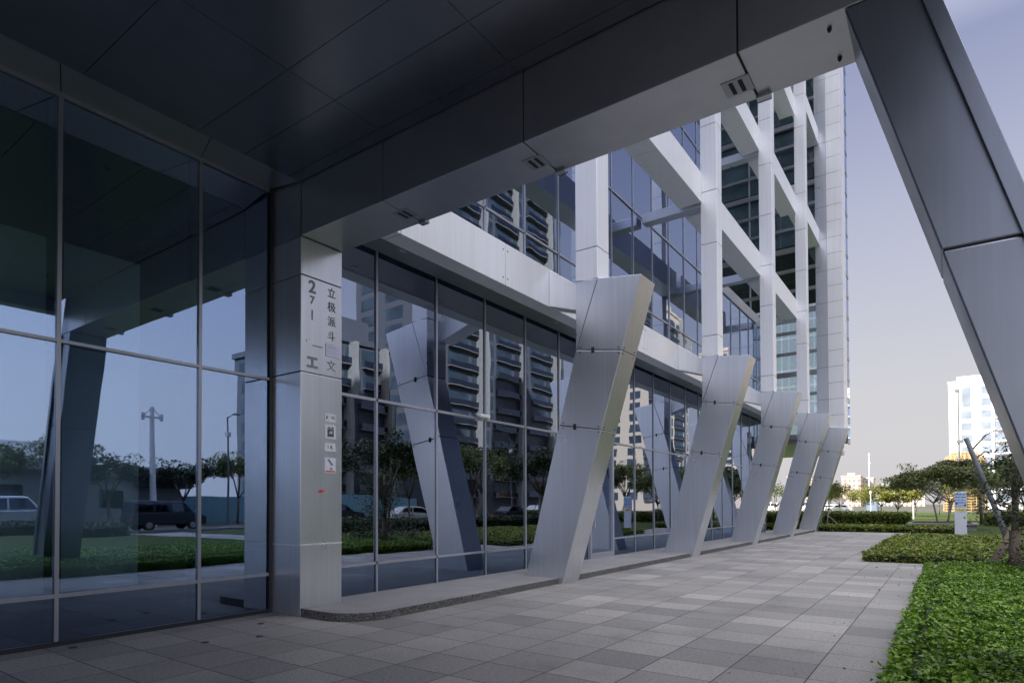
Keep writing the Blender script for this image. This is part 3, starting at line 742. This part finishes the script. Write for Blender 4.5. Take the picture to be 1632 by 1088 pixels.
# ------------------------------------------------------------------ trees
def tree(name, label, loc, h, cr, kind='round', mat='leaf_tree', nl=3200, ls=.2, stems=1, seed=0, group=None, cb=.42, bark='bark', tr=.10, lean=(0, 0), stakes=False):
    rnd = random.Random(seed); t = local(thing(name, label, 'tree', loc, group))
    mb = MB(); tips = []
    zb = h*cb
    for s_ in range(stems):
        a0 = rnd.uniform(0, 6.28); sp = 0 if stems == 1 else .22
        bx, by = sp*math.cos(a0), sp*math.sin(a0)
        top = Vector((lean[0]+bx*2.2, lean[1]+by*2.2, zb))
        p0_ = Vector((bx, by, -.05)); mid = (p0_+top)/2+Vector((rnd.uniform(-.08, .08), rnd.uniform(-.08, .08), 0))*h*.25
        mb.tube([p0_, mid, top], [tr, tr*.82, tr*.68], 8)
        for k in range(5 if stems == 1 else 3):
            a = a0+k*6.28/(5 if stems == 1 else 3)+rnd.uniform(-.4, .4); rr = cr*rnd.uniform(.45, .8)
            zt = h*rnd.uniform(.72, .9) if kind != 'flat' else h*rnd.uniform(.78, .9)
            e = Vector((lean[0]+rr*math.cos(a), lean[1]+rr*math.sin(a), zt))
            m_ = top.lerp(e, .5)+Vector((0, 0, -.06*h if kind == 'flat' else .03*h))
            mb.tube([top, m_, e], [tr*.6, tr*.42, tr*.16], 6); tips.append(e)
            for q in range(3):
                a2 = a+rnd.uniform(-.9, .9); e2 = m_.lerp(e, .5)+Vector((math.cos(a2), math.sin(a2), rnd.uniform(.1, .7)))*cr*.38
                mb.tube([m_.lerp(e, rnd.uniform(0, .5)), e2], [tr*.26, tr*.08], 5); tips.append(e2)
    mb.build('trunk', bark, t, smooth=True)
    C = []; per = nl//len(tips)
    for e in tips:
        for q in range(3):
            c = np.array(e)+RS.normal(0, cr*.14, 3)*np.array([1, 1, .55 if kind == 'flat' else .9])
            r = cr*rnd.uniform(.17, .32); n = per//3
            u = RS.normal(0, 1, (n, 3)); u /= np.linalg.norm(u, axis=1)[:, None]
            u *= r*RS.uniform(.3, 1, (n, 1))**.5
            u[:, 2] *= .42 if kind == 'flat' else .75
            C.append(c+u)
    leaf_mesh('crown', np.concatenate(C), ls, mat, t, .5, .5)
    if stakes:
        for a in (0.4, 2.5, 4.6):
            MB().tube([(1.0*math.cos(a), 1.0*math.sin(a), 0), (.06*math.cos(a), .06*math.sin(a), zb*.72)], [.03, .03], 7).build('stake', 'bark_pale', t)
    return t
tree('umbrella_tree', 'spreading umbrella shaped tree with many thin stems behind the sign post', (45.8, .35, 0), 3.7, 2.5, 'flat', 'leaf_tree', 16000, .15, 5, 3, None, .42, 'bark_pale', .06)
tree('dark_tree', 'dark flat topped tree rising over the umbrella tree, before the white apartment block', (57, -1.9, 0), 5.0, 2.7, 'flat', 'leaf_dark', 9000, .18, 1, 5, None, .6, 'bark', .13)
tree('slender_tree', 'small thin tree with branching stems just right of the last leaning pillar', (47.0, 7.0, 0), 3.2, 1.9, 'flat', 'leaf_warm', 5500, .13, 2, 8, None, .35, 'bark_pale', .055, stakes=True)
tree('slender_tree', 'small tree seen through the gap between the last two leaning pillars', (60, 12.9, 0), 3.6, 2.3, 'round', 'leaf_tree', 2600, .16, 2, 9, None, .35, 'bark', .07)
bt = [(70, 4.1, 2.9, 1.5, 'leaf_warm', 'round sunlit tree left of the umbrella tree on the far lawn'), (92, 7.2, 3.5, 2.3, 'leaf_warm', 'yellow green tree by the white lamp posts on the far lawn'), (88, 3.4, 4.1, 2.2, 'leaf_dark', 'deep green bushy tree left of the umbrella tree'),
      (112, 14.5, 3.7, 2.6, 'leaf_warm', 'sunny tree right of the tall mast'), (118, 20.5, 3.6, 2.8, 'leaf_warm', 'sunny tree left of the tall mast'), (104, 1.2, 4.6, 2.6, 'leaf_tree', 'grey green tree half hidden by the umbrella tree'),
      (84, -2.9, 5.0, 2.7, 'leaf_warm', 'pale green tree right behind the sign post, before the tan scaffold structure'), (66, -5.0, 4.2, 2.5, 'leaf_warm', 'bright bushy tree right of the sign post'), (75, -8.6, 5.2, 3.0, 'leaf_tree', 'bushy tree between the sign post and the right porch pillar'), (52, -5.6, 4.4, 2.2, 'leaf_tree', 'dense tree near the foot of the right porch pillar')]
for i, (x, y, h, cr, mt, lab) in enumerate(bt):
    tree('lawn_tree', lab, (x, y, 0), h, cr*1.15, 'round', mt, 6500, .22, 1, 20+i, 'trees on the far lawn', .34, 'bark', .09)

# young tree and pruned leaning trunk next to the near bed
t = local(thing('young_tree', 'young tree with straw wrapped trunk and wispy twigs beside the right porch pillar', 'tree', (14.9, -.98, 0)))
mb = MB(); mb.tube([(0, 0, -.02), (.01, .0, .5), (.02, -.01, 1.0)], [.10, .095, .085], 12); mb.build('straw_wrap', 'straw', t, smooth=True)
mb = MB(); mb.tube([(.02, -.01, 1.0), (.06, -.03, 1.7), (.1, -.1, 2.6)], [.06, .055, .04], 10); tips = []
for k in range(26):
    z0 = random.uniform(.95, 2.6); a = random.uniform(0, 6.28); l = random.uniform(.4, .85)
    b = Vector((.05, -.05, z0)); e = b+Vector((math.cos(a)*l, math.sin(a)*l, random.uniform(.1, .9)))
    m_ = b.lerp(e, .5)+Vector((0, 0, -.08)); mb.tube([b, m_, e], [.016, .011, .004], 5); tips += [m_, e, b.lerp(e, .75), b.lerp(e, .3)]
mb.build('trunk', 'bark', t, smooth=True)
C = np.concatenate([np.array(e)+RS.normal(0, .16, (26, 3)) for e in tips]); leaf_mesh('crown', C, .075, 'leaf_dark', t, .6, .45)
t = local(thing('pruned_tree', 'bare grey leaning trunk cut off at the top, propped by a brown log', 'tree', (18.2, -1.25, 0)))
MB().tube([(0, 0, -.02), (-.05, .3, 1.1), (-.12, .62, 2.1), (-.15, .92, 3.05)], [.07, .062, .056, .05], 12).build('trunk', 'pole_grey', t, smooth=True)
mb = MB()
for k, (z, dy, dz) in enumerate(((2.75, -.55, .5), (2.55, -.4, .15), (2.3, -.7, .35), (1.9, .45, .4), (1.5, -.5, .3))):
    b = Vector((-.1, .3*z, z)); e = b+Vector((random.uniform(-.2, .2), dy, dz)); mb.tube([b, b.lerp(e, .5)+Vector((0, 0, .1)), e], [.022, .016, .006], 6)
mb.build('twig', 'pole_grey', t, smooth=True)
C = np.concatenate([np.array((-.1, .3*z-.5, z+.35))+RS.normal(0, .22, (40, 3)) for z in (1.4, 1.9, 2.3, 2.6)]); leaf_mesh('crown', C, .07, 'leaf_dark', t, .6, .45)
MB().tube([(-.55, .58, 0), (-.3, .25, .55), (-.05, .05, 1.0)], [.085, .08, .075], 10).build('prop', 'straw', t, smooth=True)
def wild(name, label, x0, x1, y0, y1, h, n, size, mat):
    t = thing(name, label, 'plant', ((x0+x1)/2, (y0+y1)/2, 0)); mb = MB()
    P = [(random.uniform(x0, x1), random.uniform(y0, y1)) for _ in range(22)]; C = []
    for x, y in P:
        e = (x+random.uniform(-.25, .25), y+random.uniform(-.25, .25), h*random.uniform(.6, 1.)); mb.tube([(x, y, 0), e], [.01, .004], 4)
        C.append(np.array((x, y, h*.5))+RS.normal(0, 1, (n//22, 3))*np.array([.22, .22, h*.25]))
    mb.build('stem', 'bark', t); C = np.concatenate(C); C[:, 2] = np.maximum(C[:, 2], .04); leaf_mesh('foliage', C, size, mat, t, .6, .45)
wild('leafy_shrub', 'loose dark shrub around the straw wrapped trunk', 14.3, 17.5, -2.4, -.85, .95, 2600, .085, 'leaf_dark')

# ------------------------------------------------------------------ sign post, planter, poles
t = thing('sign_post', 'white and pale blue rectangular sign post standing in the shrub bed', 'sign', (33.6, -.35, 0))
MB().box(33.6, 33.74, -.60, -.16, 0, 2.04).build('body', 'totem', t, bevel=.015)
MB().box(33.592, 33.60, -.57, -.19, 1.36, 2.0).build('panel', 'pale_blue', t)
for i, b in enumerate(('▄▆▅▇▄▆▃', '▆▅▆ ▅▆▅', '▅▂▅▁▅▂▃', '▆▅▆▅▇▄▆', '▂▃▂▃▂▃▂▃')):
    text(b, .062, (33.590, -.38, 1.92-.12*i), FX, 'blue_ink', t)
lb = MB().box(33.590, 33.60, -.54, -.22, 1.17, 1.30).build('label', 'yellow', t)
text('¬ ▆▅▆', .07, (33.588, -.38, 1.235), FX, 'ink', lb)
t = thing('planter_bench', 'long low grey stone planter bench under the umbrella tree', 'planter', (43, .5, 0))
MB().box(42.6, 46.5, -1.2, 2.0, -.02, .30).box(42.5, 46.6, -1.3, 2.1, .30, .40).build('wall', 'granite', t, bevel=.02)
MB().box(42.8, 46.3, -1.0, 1.8, .37, .42).build('earth', 'soil', t)
for x, y, h, r, lab in ((66, 6.0, 2.4, .045, 'short white post left of the deep green tree'), (74, 3.0, 2.7, .06, 'white post right of the deep green tree')):
    t = thing('lamp_post', lab, 'lamp post', (x, y, 0), 'white posts on the far lawn')
    MB().tube([(x, y, 0), (x, y, h)], [r, r*.8], 10).build('pole', 'white', t); MB().tube([(x, y, h), (x, y, h+.12), (x, y, h+.3), (x, y, h+.34)], [r*1.2, r*2.2, r*2., .02], 12).build('lamp', 'white', t)
t = thing('mast', 'tall thin white mast standing over the far trees', 'mast', (104, 9.6, 0))
MB().tube([(104, 9.6, 0), (104, 9.6, 9.0)], [.10, .06], 10).build('pole', 'white', t)
MB().box(103.85, 104.1, 9.45, 9.7, 7.4, 7.65).box(103.85, 104.1, 9.5, 9.7, 8.6, 8.8).build('camera_box', 'white', t)
t = thing('info_box', 'blue grey upright box at the foot of the tall mast', 'kiosk', (102, 9.0, 0))
MB().box(102, 102.9, 8.4, 9.9, -.02, 2.25).build('body', plain('slate_blue', (.11, .145, .20), .6), t, bevel=.04); MB().box(101.98, 102.0, 8.55, 9.75, .5, 2.1).build('panel', plain('steel_panel', (.16, .21, .29), .5), t)
def street_lamp(x, y, h, lab, arm):
    t = thing('street_lamp', lab, 'street lamp', (x, y, 0), 'tall poles across the lawn')
    MB().tube([(x, y, 0), (x, y, h)], [.10, .055], 10).build('pole', 'pole_grey', t)
    MB().tube([(x, y, h-.1), (x+arm*.5, y, h+.22), (x+arm, y, h+.28)], [.04, .035, .03], 8).box(x+arm*.55, x+arm*1.2, y-.12, y+.12, h+.24, h+.34).build('lamp_head', 'pole_grey', t)
    MB().box(x-.18, x+.18, y-.18, y+.18, h-1.75, h-1.35).build('camera_box', 'white', t)
street_lamp(28.8, -35, 9.3, 'slim street lamp with a box below its head, mirrored next to the sign column', .9)
t = thing('signal_mast', 'thick mast with a crossed bracket top, mirrored in the porch glass', 'mast', (22.7, -35, 0), 'tall poles across the lawn')
MB().tube([(22.7, -35, 0), (22.7, -35, 9.4)], [.26, .16], 12).build('pole', 'white', t)
MB().box(21.9, 23.5, -35.08, -34.92, 8.5, 8.66).tube([(22.0, -35, 8.6), (22.7, -35, 9.4), (23.4, -35, 8.6)], [.05, .05, .05], 6).box(21.9, 22.1, -35.1, -34.9, 8.3, 8.9).box(23.3, 23.5, -35.1, -34.9, 8.3, 8.9).build('bracket', 'white', t)
street_lamp(54, -23.3, 9.0, 'grey street lamp by the road, mirrored in the facade glass', -1.1)

# ------------------------------------------------------------------ trees, cars and buildings across the road (mirrored in the glass)
proto = []
for i, (h, cr) in enumerate(((6.4, 2.6), (5.6, 2.3), (7.2, 2.9))):
    proto.append((h, cr, i))
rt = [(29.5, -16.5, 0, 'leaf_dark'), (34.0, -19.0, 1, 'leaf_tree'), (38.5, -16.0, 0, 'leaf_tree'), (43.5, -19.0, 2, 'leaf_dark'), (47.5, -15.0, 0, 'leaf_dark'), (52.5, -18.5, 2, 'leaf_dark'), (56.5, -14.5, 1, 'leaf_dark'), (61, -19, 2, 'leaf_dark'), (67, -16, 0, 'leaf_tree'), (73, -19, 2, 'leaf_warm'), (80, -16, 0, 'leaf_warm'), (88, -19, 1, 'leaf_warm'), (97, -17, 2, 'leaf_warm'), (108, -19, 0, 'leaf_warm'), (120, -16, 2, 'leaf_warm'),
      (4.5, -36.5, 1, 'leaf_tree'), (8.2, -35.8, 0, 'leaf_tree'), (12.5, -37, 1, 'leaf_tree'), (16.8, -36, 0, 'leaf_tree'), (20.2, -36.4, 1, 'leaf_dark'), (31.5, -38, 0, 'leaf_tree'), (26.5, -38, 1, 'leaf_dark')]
made = {}; order = ['first', 'second', 'third', 'fourth', 'fifth', 'sixth', 'seventh', 'eighth', 'ninth', 'tenth', 'eleventh', 'twelfth', 'thirteenth', 'fourteenth', 'fifteenth']
for i, (x, y, k, mt) in enumerate(rt):
    row = 'staked trees across from the glass facade' if i < 15 else 'trees in front of the low building'
    lab = ('%s staked tree of the row opposite the glass facade, counted from the porch' % order[i]) if i < 15 else ('%s street tree in front of the low building mirrored in the porch glass' % order[i-15])
    if (k, mt) not in made:
        h, cr, sd = proto[k]
        o = tree('street_tree', lab, (x, y, 0), h, cr, 'round', mt, 6000, .22, 1, 40+k, row, .36, 'bark', .12, stakes=True); made[(k, mt)] = o
    else: o = copy_tree(made[(k, mt)])
    o.location = (x, y, 0); o.rotation_euler = (0, 0, i*1.7); o['label'] = lab; o['group'] = row

def car_parts(t, paint, van=False):
    W = .90; roof = 1.9 if van else 1.46
    if van: prof = [(-2.35, .35), (2.35, .35), (2.40, .85), (2.05, 1.05), (1.55, 1.15), (-2.3, 1.15)]; cab = [(1.55, 1.15), (.95, roof-.03), (.7, roof), (-2.2, roof), (-2.32, roof-.1), (-2.32, 1.15)]
    else: prof = [(-2.2, .32), (2.2, .32), (2.25, .62), (2.1, .82), (1.15, .93), (-1.75, .97), (-2.2, .92)]; cab = [(1.15, .93), (.45, roof-.04), (.2, roof), (-1.0, roof), (-1.25, roof-.06), (-1.85, .97)]
    MB().prism(prof, -W, W, 'Y').build('body', paint, t, bevel=.06)
    mb = MB(); n = len(cab); zb = cab[0][1]
    v = []
    for s in (-1, 1):
        for (x, z) in cab: v.append((x, s*(W-.03-(z-zb)*.28), z))
    mb.add(v, [tuple(range(n))[::-1], tuple(range(n, 2*n))]+[(i, (i+1) % n, n+(i+1) % n, n+i) for i in range(n)])
    mb.build('cabin', paint, t, bevel=.05)
    def sidewin(a):
        for s in (-1, 1):
            v = []
            for (x, z) in a: v.append((x, s*(W-.03-(z-zb)*.28+.008), z))
            for (x, z) in a: v.append((x, s*(W-.03-(z-zb)*.28-.02), z))
            k = len(a); MB().add(v, [tuple(range(k))[::(1 if s < 0 else -1)]]+[(i, (i+1) % k, k+(i+1) % k, k+i) for i in range(k)]).build('side_window', 'car_glass', t)
    r = roof-.12
    if van: sidewin([(1.35, 1.2), (.95, r), (.1, r), (.1, 1.2)]); sidewin([(0, 1.2), (0, r), (-1.0, r), (-1.0, 1.2)]); sidewin([(-1.1, 1.2), (-1.1, r), (-2.15, r), (-2.15, 1.2)])
    else: sidewin([(.95, 1.0), (.42, r+.02), (-.32, r+.02), (-.32, 1.0)]); sidewin([(-.4, 1.0), (-.4, r+.02), (-1.1, r), (-1.5, 1.02)])
    (xa, za), (xb, zb2) = cab[0], cab[1]
    MB().add([(xa-.02, -W+.15, za+.05), (xa-.02, W-.15, za+.05), (xb+.03, W-.28, zb2-.02), (xb+.03, -W+.28, zb2-.02), (xa-.06, -W+.15, za+.05), (xa-.06, W-.15, za+.05), (xb-.01, W-.28, zb2-.02), (xb-.01, -W+.28, zb2-.02)], [(0, 1, 2, 3), (4, 7, 6, 5), (0, 4, 5, 1), (2, 6, 7, 3)]).build('windscreen', 'car_glass', t)
    for x in (-1.4, 1.4):
        for s in (-1, 1):
            wh = MB().tube([(x, s*(W-.2), .33), (x, s*(W+.02), .33)], [.33, .33], 20).build('wheel', 'tyre', t)
            MB().tube([(x, s*(W+.015), .33), (x, s*(W+.03), .33)], [.2, .19], 16).build('rim', 'rim', wh)
    xf = prof[2][0]
    for s in (-1, 1):
        MB().box(xf-.12, xf+.01, s*.55, s*.82, .62, .76).build('headlight', 'lamp_em', t); MB().box(prof[0][0]-.03, prof[0][0]+.05, s*.6, s*.84, .68, .86).build('tail_light', 'tail', t)
cars = [(20., -27.2, 0, 'car_dark', True, 'dark van parked at the road, mirrored in the porch glass'), (11.5, -27.2, 0, 'car_silver', True, 'silver van at the road, at the left edge of the porch glass'), (36., -20.6, .3, 'car_white', False, 'white car mirrored in the second facade pane from the sign column'),
        (29.5, -21.5, 0, 'car_dark', False, 'dark car mirrored in the first facade pane'), (52., -21.6, .1, 'car_dark', False, 'dark car mirrored next to the first leaning pillar'), (45., -27.5, 0, 'car_dark', False, 'dark car on the road across from the facade'), (66., -27, 0, 'car_silver', False, 'silver car on the road beyond the tree row'),
        (128, 21.0, 1.4, 'car_white', True, 'white van at the far end, left of the slender tree'), (130, 24.6, 1.5, 'car_blue', True, 'blue van seen between the last leaning pillars'), (126, 18.2, 1.3, 'car_white', False, 'white car at the far end behind the slender tree'), (130, 30., 1.5, 'car_white', True, 'white van seen left of the fourth leaning pillar'), (124, 16.2, 1.6, 'car_silver', False, 'silver car in front of the beige block at the far end')]
cm = {}
for x, y, r, p, van, lab in cars:
    if (p, van) not in cm:
        o = local(thing('parked_van' if van else 'parked_car', lab, 'van' if van else 'car', (x, y, 0), 'parked vehicles')); car_parts(o, p, van); cm[(p, van)] = o
    else: o = copy_tree(cm[(p, van)])
    o.location = (x, y, 0); o.rotation_euler = (0, 0, r); o['label'] = lab

# low industrial building across the road
t = thing('low_building', 'long low grey industrial building across the road, mirrored in the porch glass', 'building', (15, -45, 0))
MB().box(-25, 27.2, -52, -40, 0, 4.1).build('wall', plain('grey_render', (.30, .31, .32), .8), t)
MB().box(-25.3, 27.6, -52.3, -39.6, 4.1, 4.9).build('roof', plain('roof_fascia', (.42, .43, .44), .7), t)
MB().prism([(23.5, 3.2), (27.9, 3.2), (28.5, 4.7), (23.2, 4.7)], -46, -39.2, 'Y').build('corner_box', 'car_dark', t)
MB().box(15.5, 22, -50, -44, 4.9, 6.4).build('roof_box', 'white', t)
for k in range(14): MB().box(-22+k*3.3, -20.2+k*3.3, -40.05, -39.97, 1.4, 2.9).build('window', 'car_glass', t)
MB().box(27.3, 60, -44, -43.7, 0, 2.6).build('boundary_wall', plain('teal_hoarding', (.16, .30, .36), .7), t)

def block(name, label, x0, x1, y0, y1, h, fl, wallc, face='+Y', nb=4, group=None, glassm='win_dark', mast=False, top=None):
    """apartment block: wall, one window strip with balcony per storey, roof"""
    t = thing(name, label, 'building', ((x0+x1)/2, (y0+y1)/2, 0), group)
    wm = plain('render_%d' % int(x0), wallc, .8)
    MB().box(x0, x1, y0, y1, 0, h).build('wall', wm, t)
    MB().box(x0-.3, x1+.3, y0-.3, y1+.3, h, h+.8).box(x0+(x1-x0)*.25, x0+(x1-x0)*.75, y0+2, y1-2, h+.8, h+4).build('roof', wm, t)
    n = int((h-3)/fl); W = x1-x0
    wmb = {}
    for k in range(n):
        z = 3+k*fl
        if face == '+Y':
            mb = MB()
            for b in range(nb): mb.box(x0+W*(b+.08)/nb, x0+W*(b+.92)/nb, y1-.05, y1+.04, z+.35, z+fl-.35)
            mb.build('window', glassm, t)
            bl = MB()
            for b in range(0, nb, 2): bl.box(x0+W*(b+.06)/nb, x0+W*(b+1.26)/nb, y1, y1+.8, z-.08, z+.05)
            o = bl.build('balcony', 'slab', t)
            rl = MB()
            for b in range(0, nb, 2): rl.box(x0+W*(b+.06)/nb, x0+W*(b+1.26)/nb, y1+.72, y1+.76, z+.05, z+.95)
            rl.build('railing', 'car_glass', o)
        mb = MB()
        D = y1-y0
        for b in range(3): mb.box(x0-.04, x0+.05, y0+D*(b+.2)/3, y0+D*(b+.75)/3, z+.5, z+fl-.6)
        mb.build('side_window', glassm, t)
    if face == '+Y':
        mb = MB()
        for b in range(0, nb, 2): mb.box(x0+W*(b+1.36)/nb-.32, x0+W*(b+1.36)/nb+.32, y1, y1+1.5, 0, h)
        mb.build('pier', 'pier', t)
    return t
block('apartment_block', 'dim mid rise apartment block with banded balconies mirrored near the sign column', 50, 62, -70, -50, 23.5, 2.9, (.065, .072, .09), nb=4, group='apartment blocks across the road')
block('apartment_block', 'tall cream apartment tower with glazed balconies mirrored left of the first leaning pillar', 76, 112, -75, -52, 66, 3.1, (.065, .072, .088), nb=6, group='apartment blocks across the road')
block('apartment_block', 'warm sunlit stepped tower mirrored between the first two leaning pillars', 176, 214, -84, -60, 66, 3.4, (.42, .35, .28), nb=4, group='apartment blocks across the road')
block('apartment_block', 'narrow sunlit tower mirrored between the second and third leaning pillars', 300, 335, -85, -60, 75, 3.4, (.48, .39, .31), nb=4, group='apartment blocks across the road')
# white apartment block at the right, far away
t = thing('white_apartment_block', 'bright white apartment block rising behind the trees at the right', 'building', (218, -9, 0))
WHT = plain('white_render', (.82, .82, .82), .7, 0, .04, .1); M['win'] = plain('grey_window', (.22, .26, .32), .15, 0, .2, .4)
MB().box(213, 230, -22, -.1, 0, 35.4).box(215, 228, -19, -2.2, 35.4, 37.).build('wall', WHT, t)
MB().box(212.8, 230.2, -22.2, .1, 35.4, 35.9).box(214.8, 228.2, -19.2, -2, 37, 37.4).build('roof', WHT, t)
MB().box(212.75, 213, -10.2, -9.9, 0, 35.4).build('fin', WHT, t)
for k in range(10):
    z = 2.2+k*3.28
    for y0, y1 in ((-5.2, -2.9), (-9.5, -7.4), (-13.4, -10.4), (-17.6, -14.6), (-21, -18.6)):
        if k > 7 and y0 == -5.2: continue
        wn = MB().box(212.93, 213.05, y0, y1, z, z+2.15).build('window', 'win', t); MB().box(212.86, 212.93, y0-.1, y1+.1, z-.16, z).build('sill', 'white', wn)
        if y0 < -10: MB().box(212.2, 212.93, y0-.2, y1+.2, z-.34, z-.18).build('balcony', 'white', t)
MB().box(212.93, 213.05, -5.0, -3.1, 28.6, 34.).build('window', 'win', t)
t = thing('lattice_tower', 'tan scaffold clad round structure in front of the white apartment block', 'scaffold', (158, -2.6, 0))
mb = MB(); cx_, cy_ = 160., -2.6
for z in [k*.55 for k in range(0, 23)]:
    r = 3.7 if z < 10.4 else 3.7-(z-10.4)**1.5*.6
    if r < .6: continue
    mb.tube([(cx_+r*math.cos(a*.3927), cy_+r*math.sin(a*.3927), z) for a in range(17)], [.075]*17, 5)
for a in range(24):
    q = a*math.pi/12; mb.tube([(cx_+3.7*math.cos(q), cy_+3.7*math.sin(q), 0), (cx_+3.7*math.cos(q), cy_+3.7*math.sin(q), 10.4), (cx_+3.1*math.cos(q), cy_+3.1*math.sin(q), 11.4), (cx_+1.5*math.cos(q), cy_+1.5*math.sin(q), 12.4)], [.07]*4, 5)
mb.build('scaffold', 'scaffold', t)
mb = MB(); mb.tube([(cx_, cy_, 0), (cx_, cy_, 10.4), (cx_, cy_, 12.)], [3.4, 3.4, 1.6], 28); mb.build('shell', plain('tan_shell', (.24, .17, .085), .9, 0, .3, .8), t)
t = thing('street_lamp', 'tall thin lamp pole in front of the white apartment block', 'street lamp', (150, -1.6, 0))
MB().tube([(150, -1.6, 0), (150, -1.6, 24)], [.22, .12], 8).build('pole', 'pole_grey', t); MB().box(149.6, 150.4, -2.3, -1.2, 13.5, 14.1).box(149.7, 150.3, -1.8, -1.0, 23.6, 24.1).build('lamp_head', 'pole_grey', t)
# far skyline
def far(label, x, ya, yb, h, dep, col, fw, fh, mode=0, step=None):
    t = thing('far_building', label, 'building', (x, (ya+yb)/2, 0), 'hazy blocks on the skyline')
    fm = facade('far_facade_%d_%d' % (int(x), int(abs(ya))), col, tuple(c*.45 for c in col), fw, fh)  # distance haze is put into these pale wall and window colours
    MB().box(x, x+dep, ya, yb, 0, h).build('wall', fm, t)
    mb = MB().box(x-.3, x+dep+.3, ya-.3, yb+.3, h, h+.7)
    if step: mb.box(x+2, x+dep-2, ya+(yb-ya)*step[0], ya+(yb-ya)*step[1], h+.7, h+step[2])
    mb.build('roof', plain('far_roof_%d_%d' % (int(x), int(abs(ya))), col, .8), t)
PK = (.56, .45, .38)
far('pinkish beige block left of the tall mast on the skyline', 455, 47, 58, 19.5, 15, PK, 2.6, 3.2, 0, (.3, .7, 2.5))
far('narrow grey beige block right behind the tall mast', 470, 41, 48, 18.5, 14, (.50, .45, .40), 2.2, 3.1)
far('low grey block on the skyline, middle of the gap', 560, 37, 54, 15.5, 18, (.42, .40, .40), 3, 3.2, 0, (.1, .4, 2))
far('grey slab block left of the stepped beige block', 520, 31, 39, 15.8, 15, (.40, .38, .38), 2.4, 3.1)
far('stepped beige block left of the umbrella tree on the skyline', 475, 13, 26, 17.5, 16, (.58, .49, .40), 2.6, 3.2, 0, (.05, .55, 3.5))
far('beige block seen between the last two leaning pillars', 440, 73, 88, 19.5, 16, (.58, .48, .40), 2.6, 3.2, 0, (.3, .6, 2.4))
far('pink block seen left of the fourth leaning pillar', 430, 100, 118, 20.5, 16, (.60, .44, .36), 2.6, 3.2, 0, (.3, .6, 2.4))
far('pale block at the left end of the skyline gap', 470, 128, 150, 22, 16, (.56, .50, .45), 2.6, 3.2)
far('broad beige block low on the skyline behind the slender tree', 400, 58, 74, 12, 16, (.60, .53, .45), 2.6, 3.2)
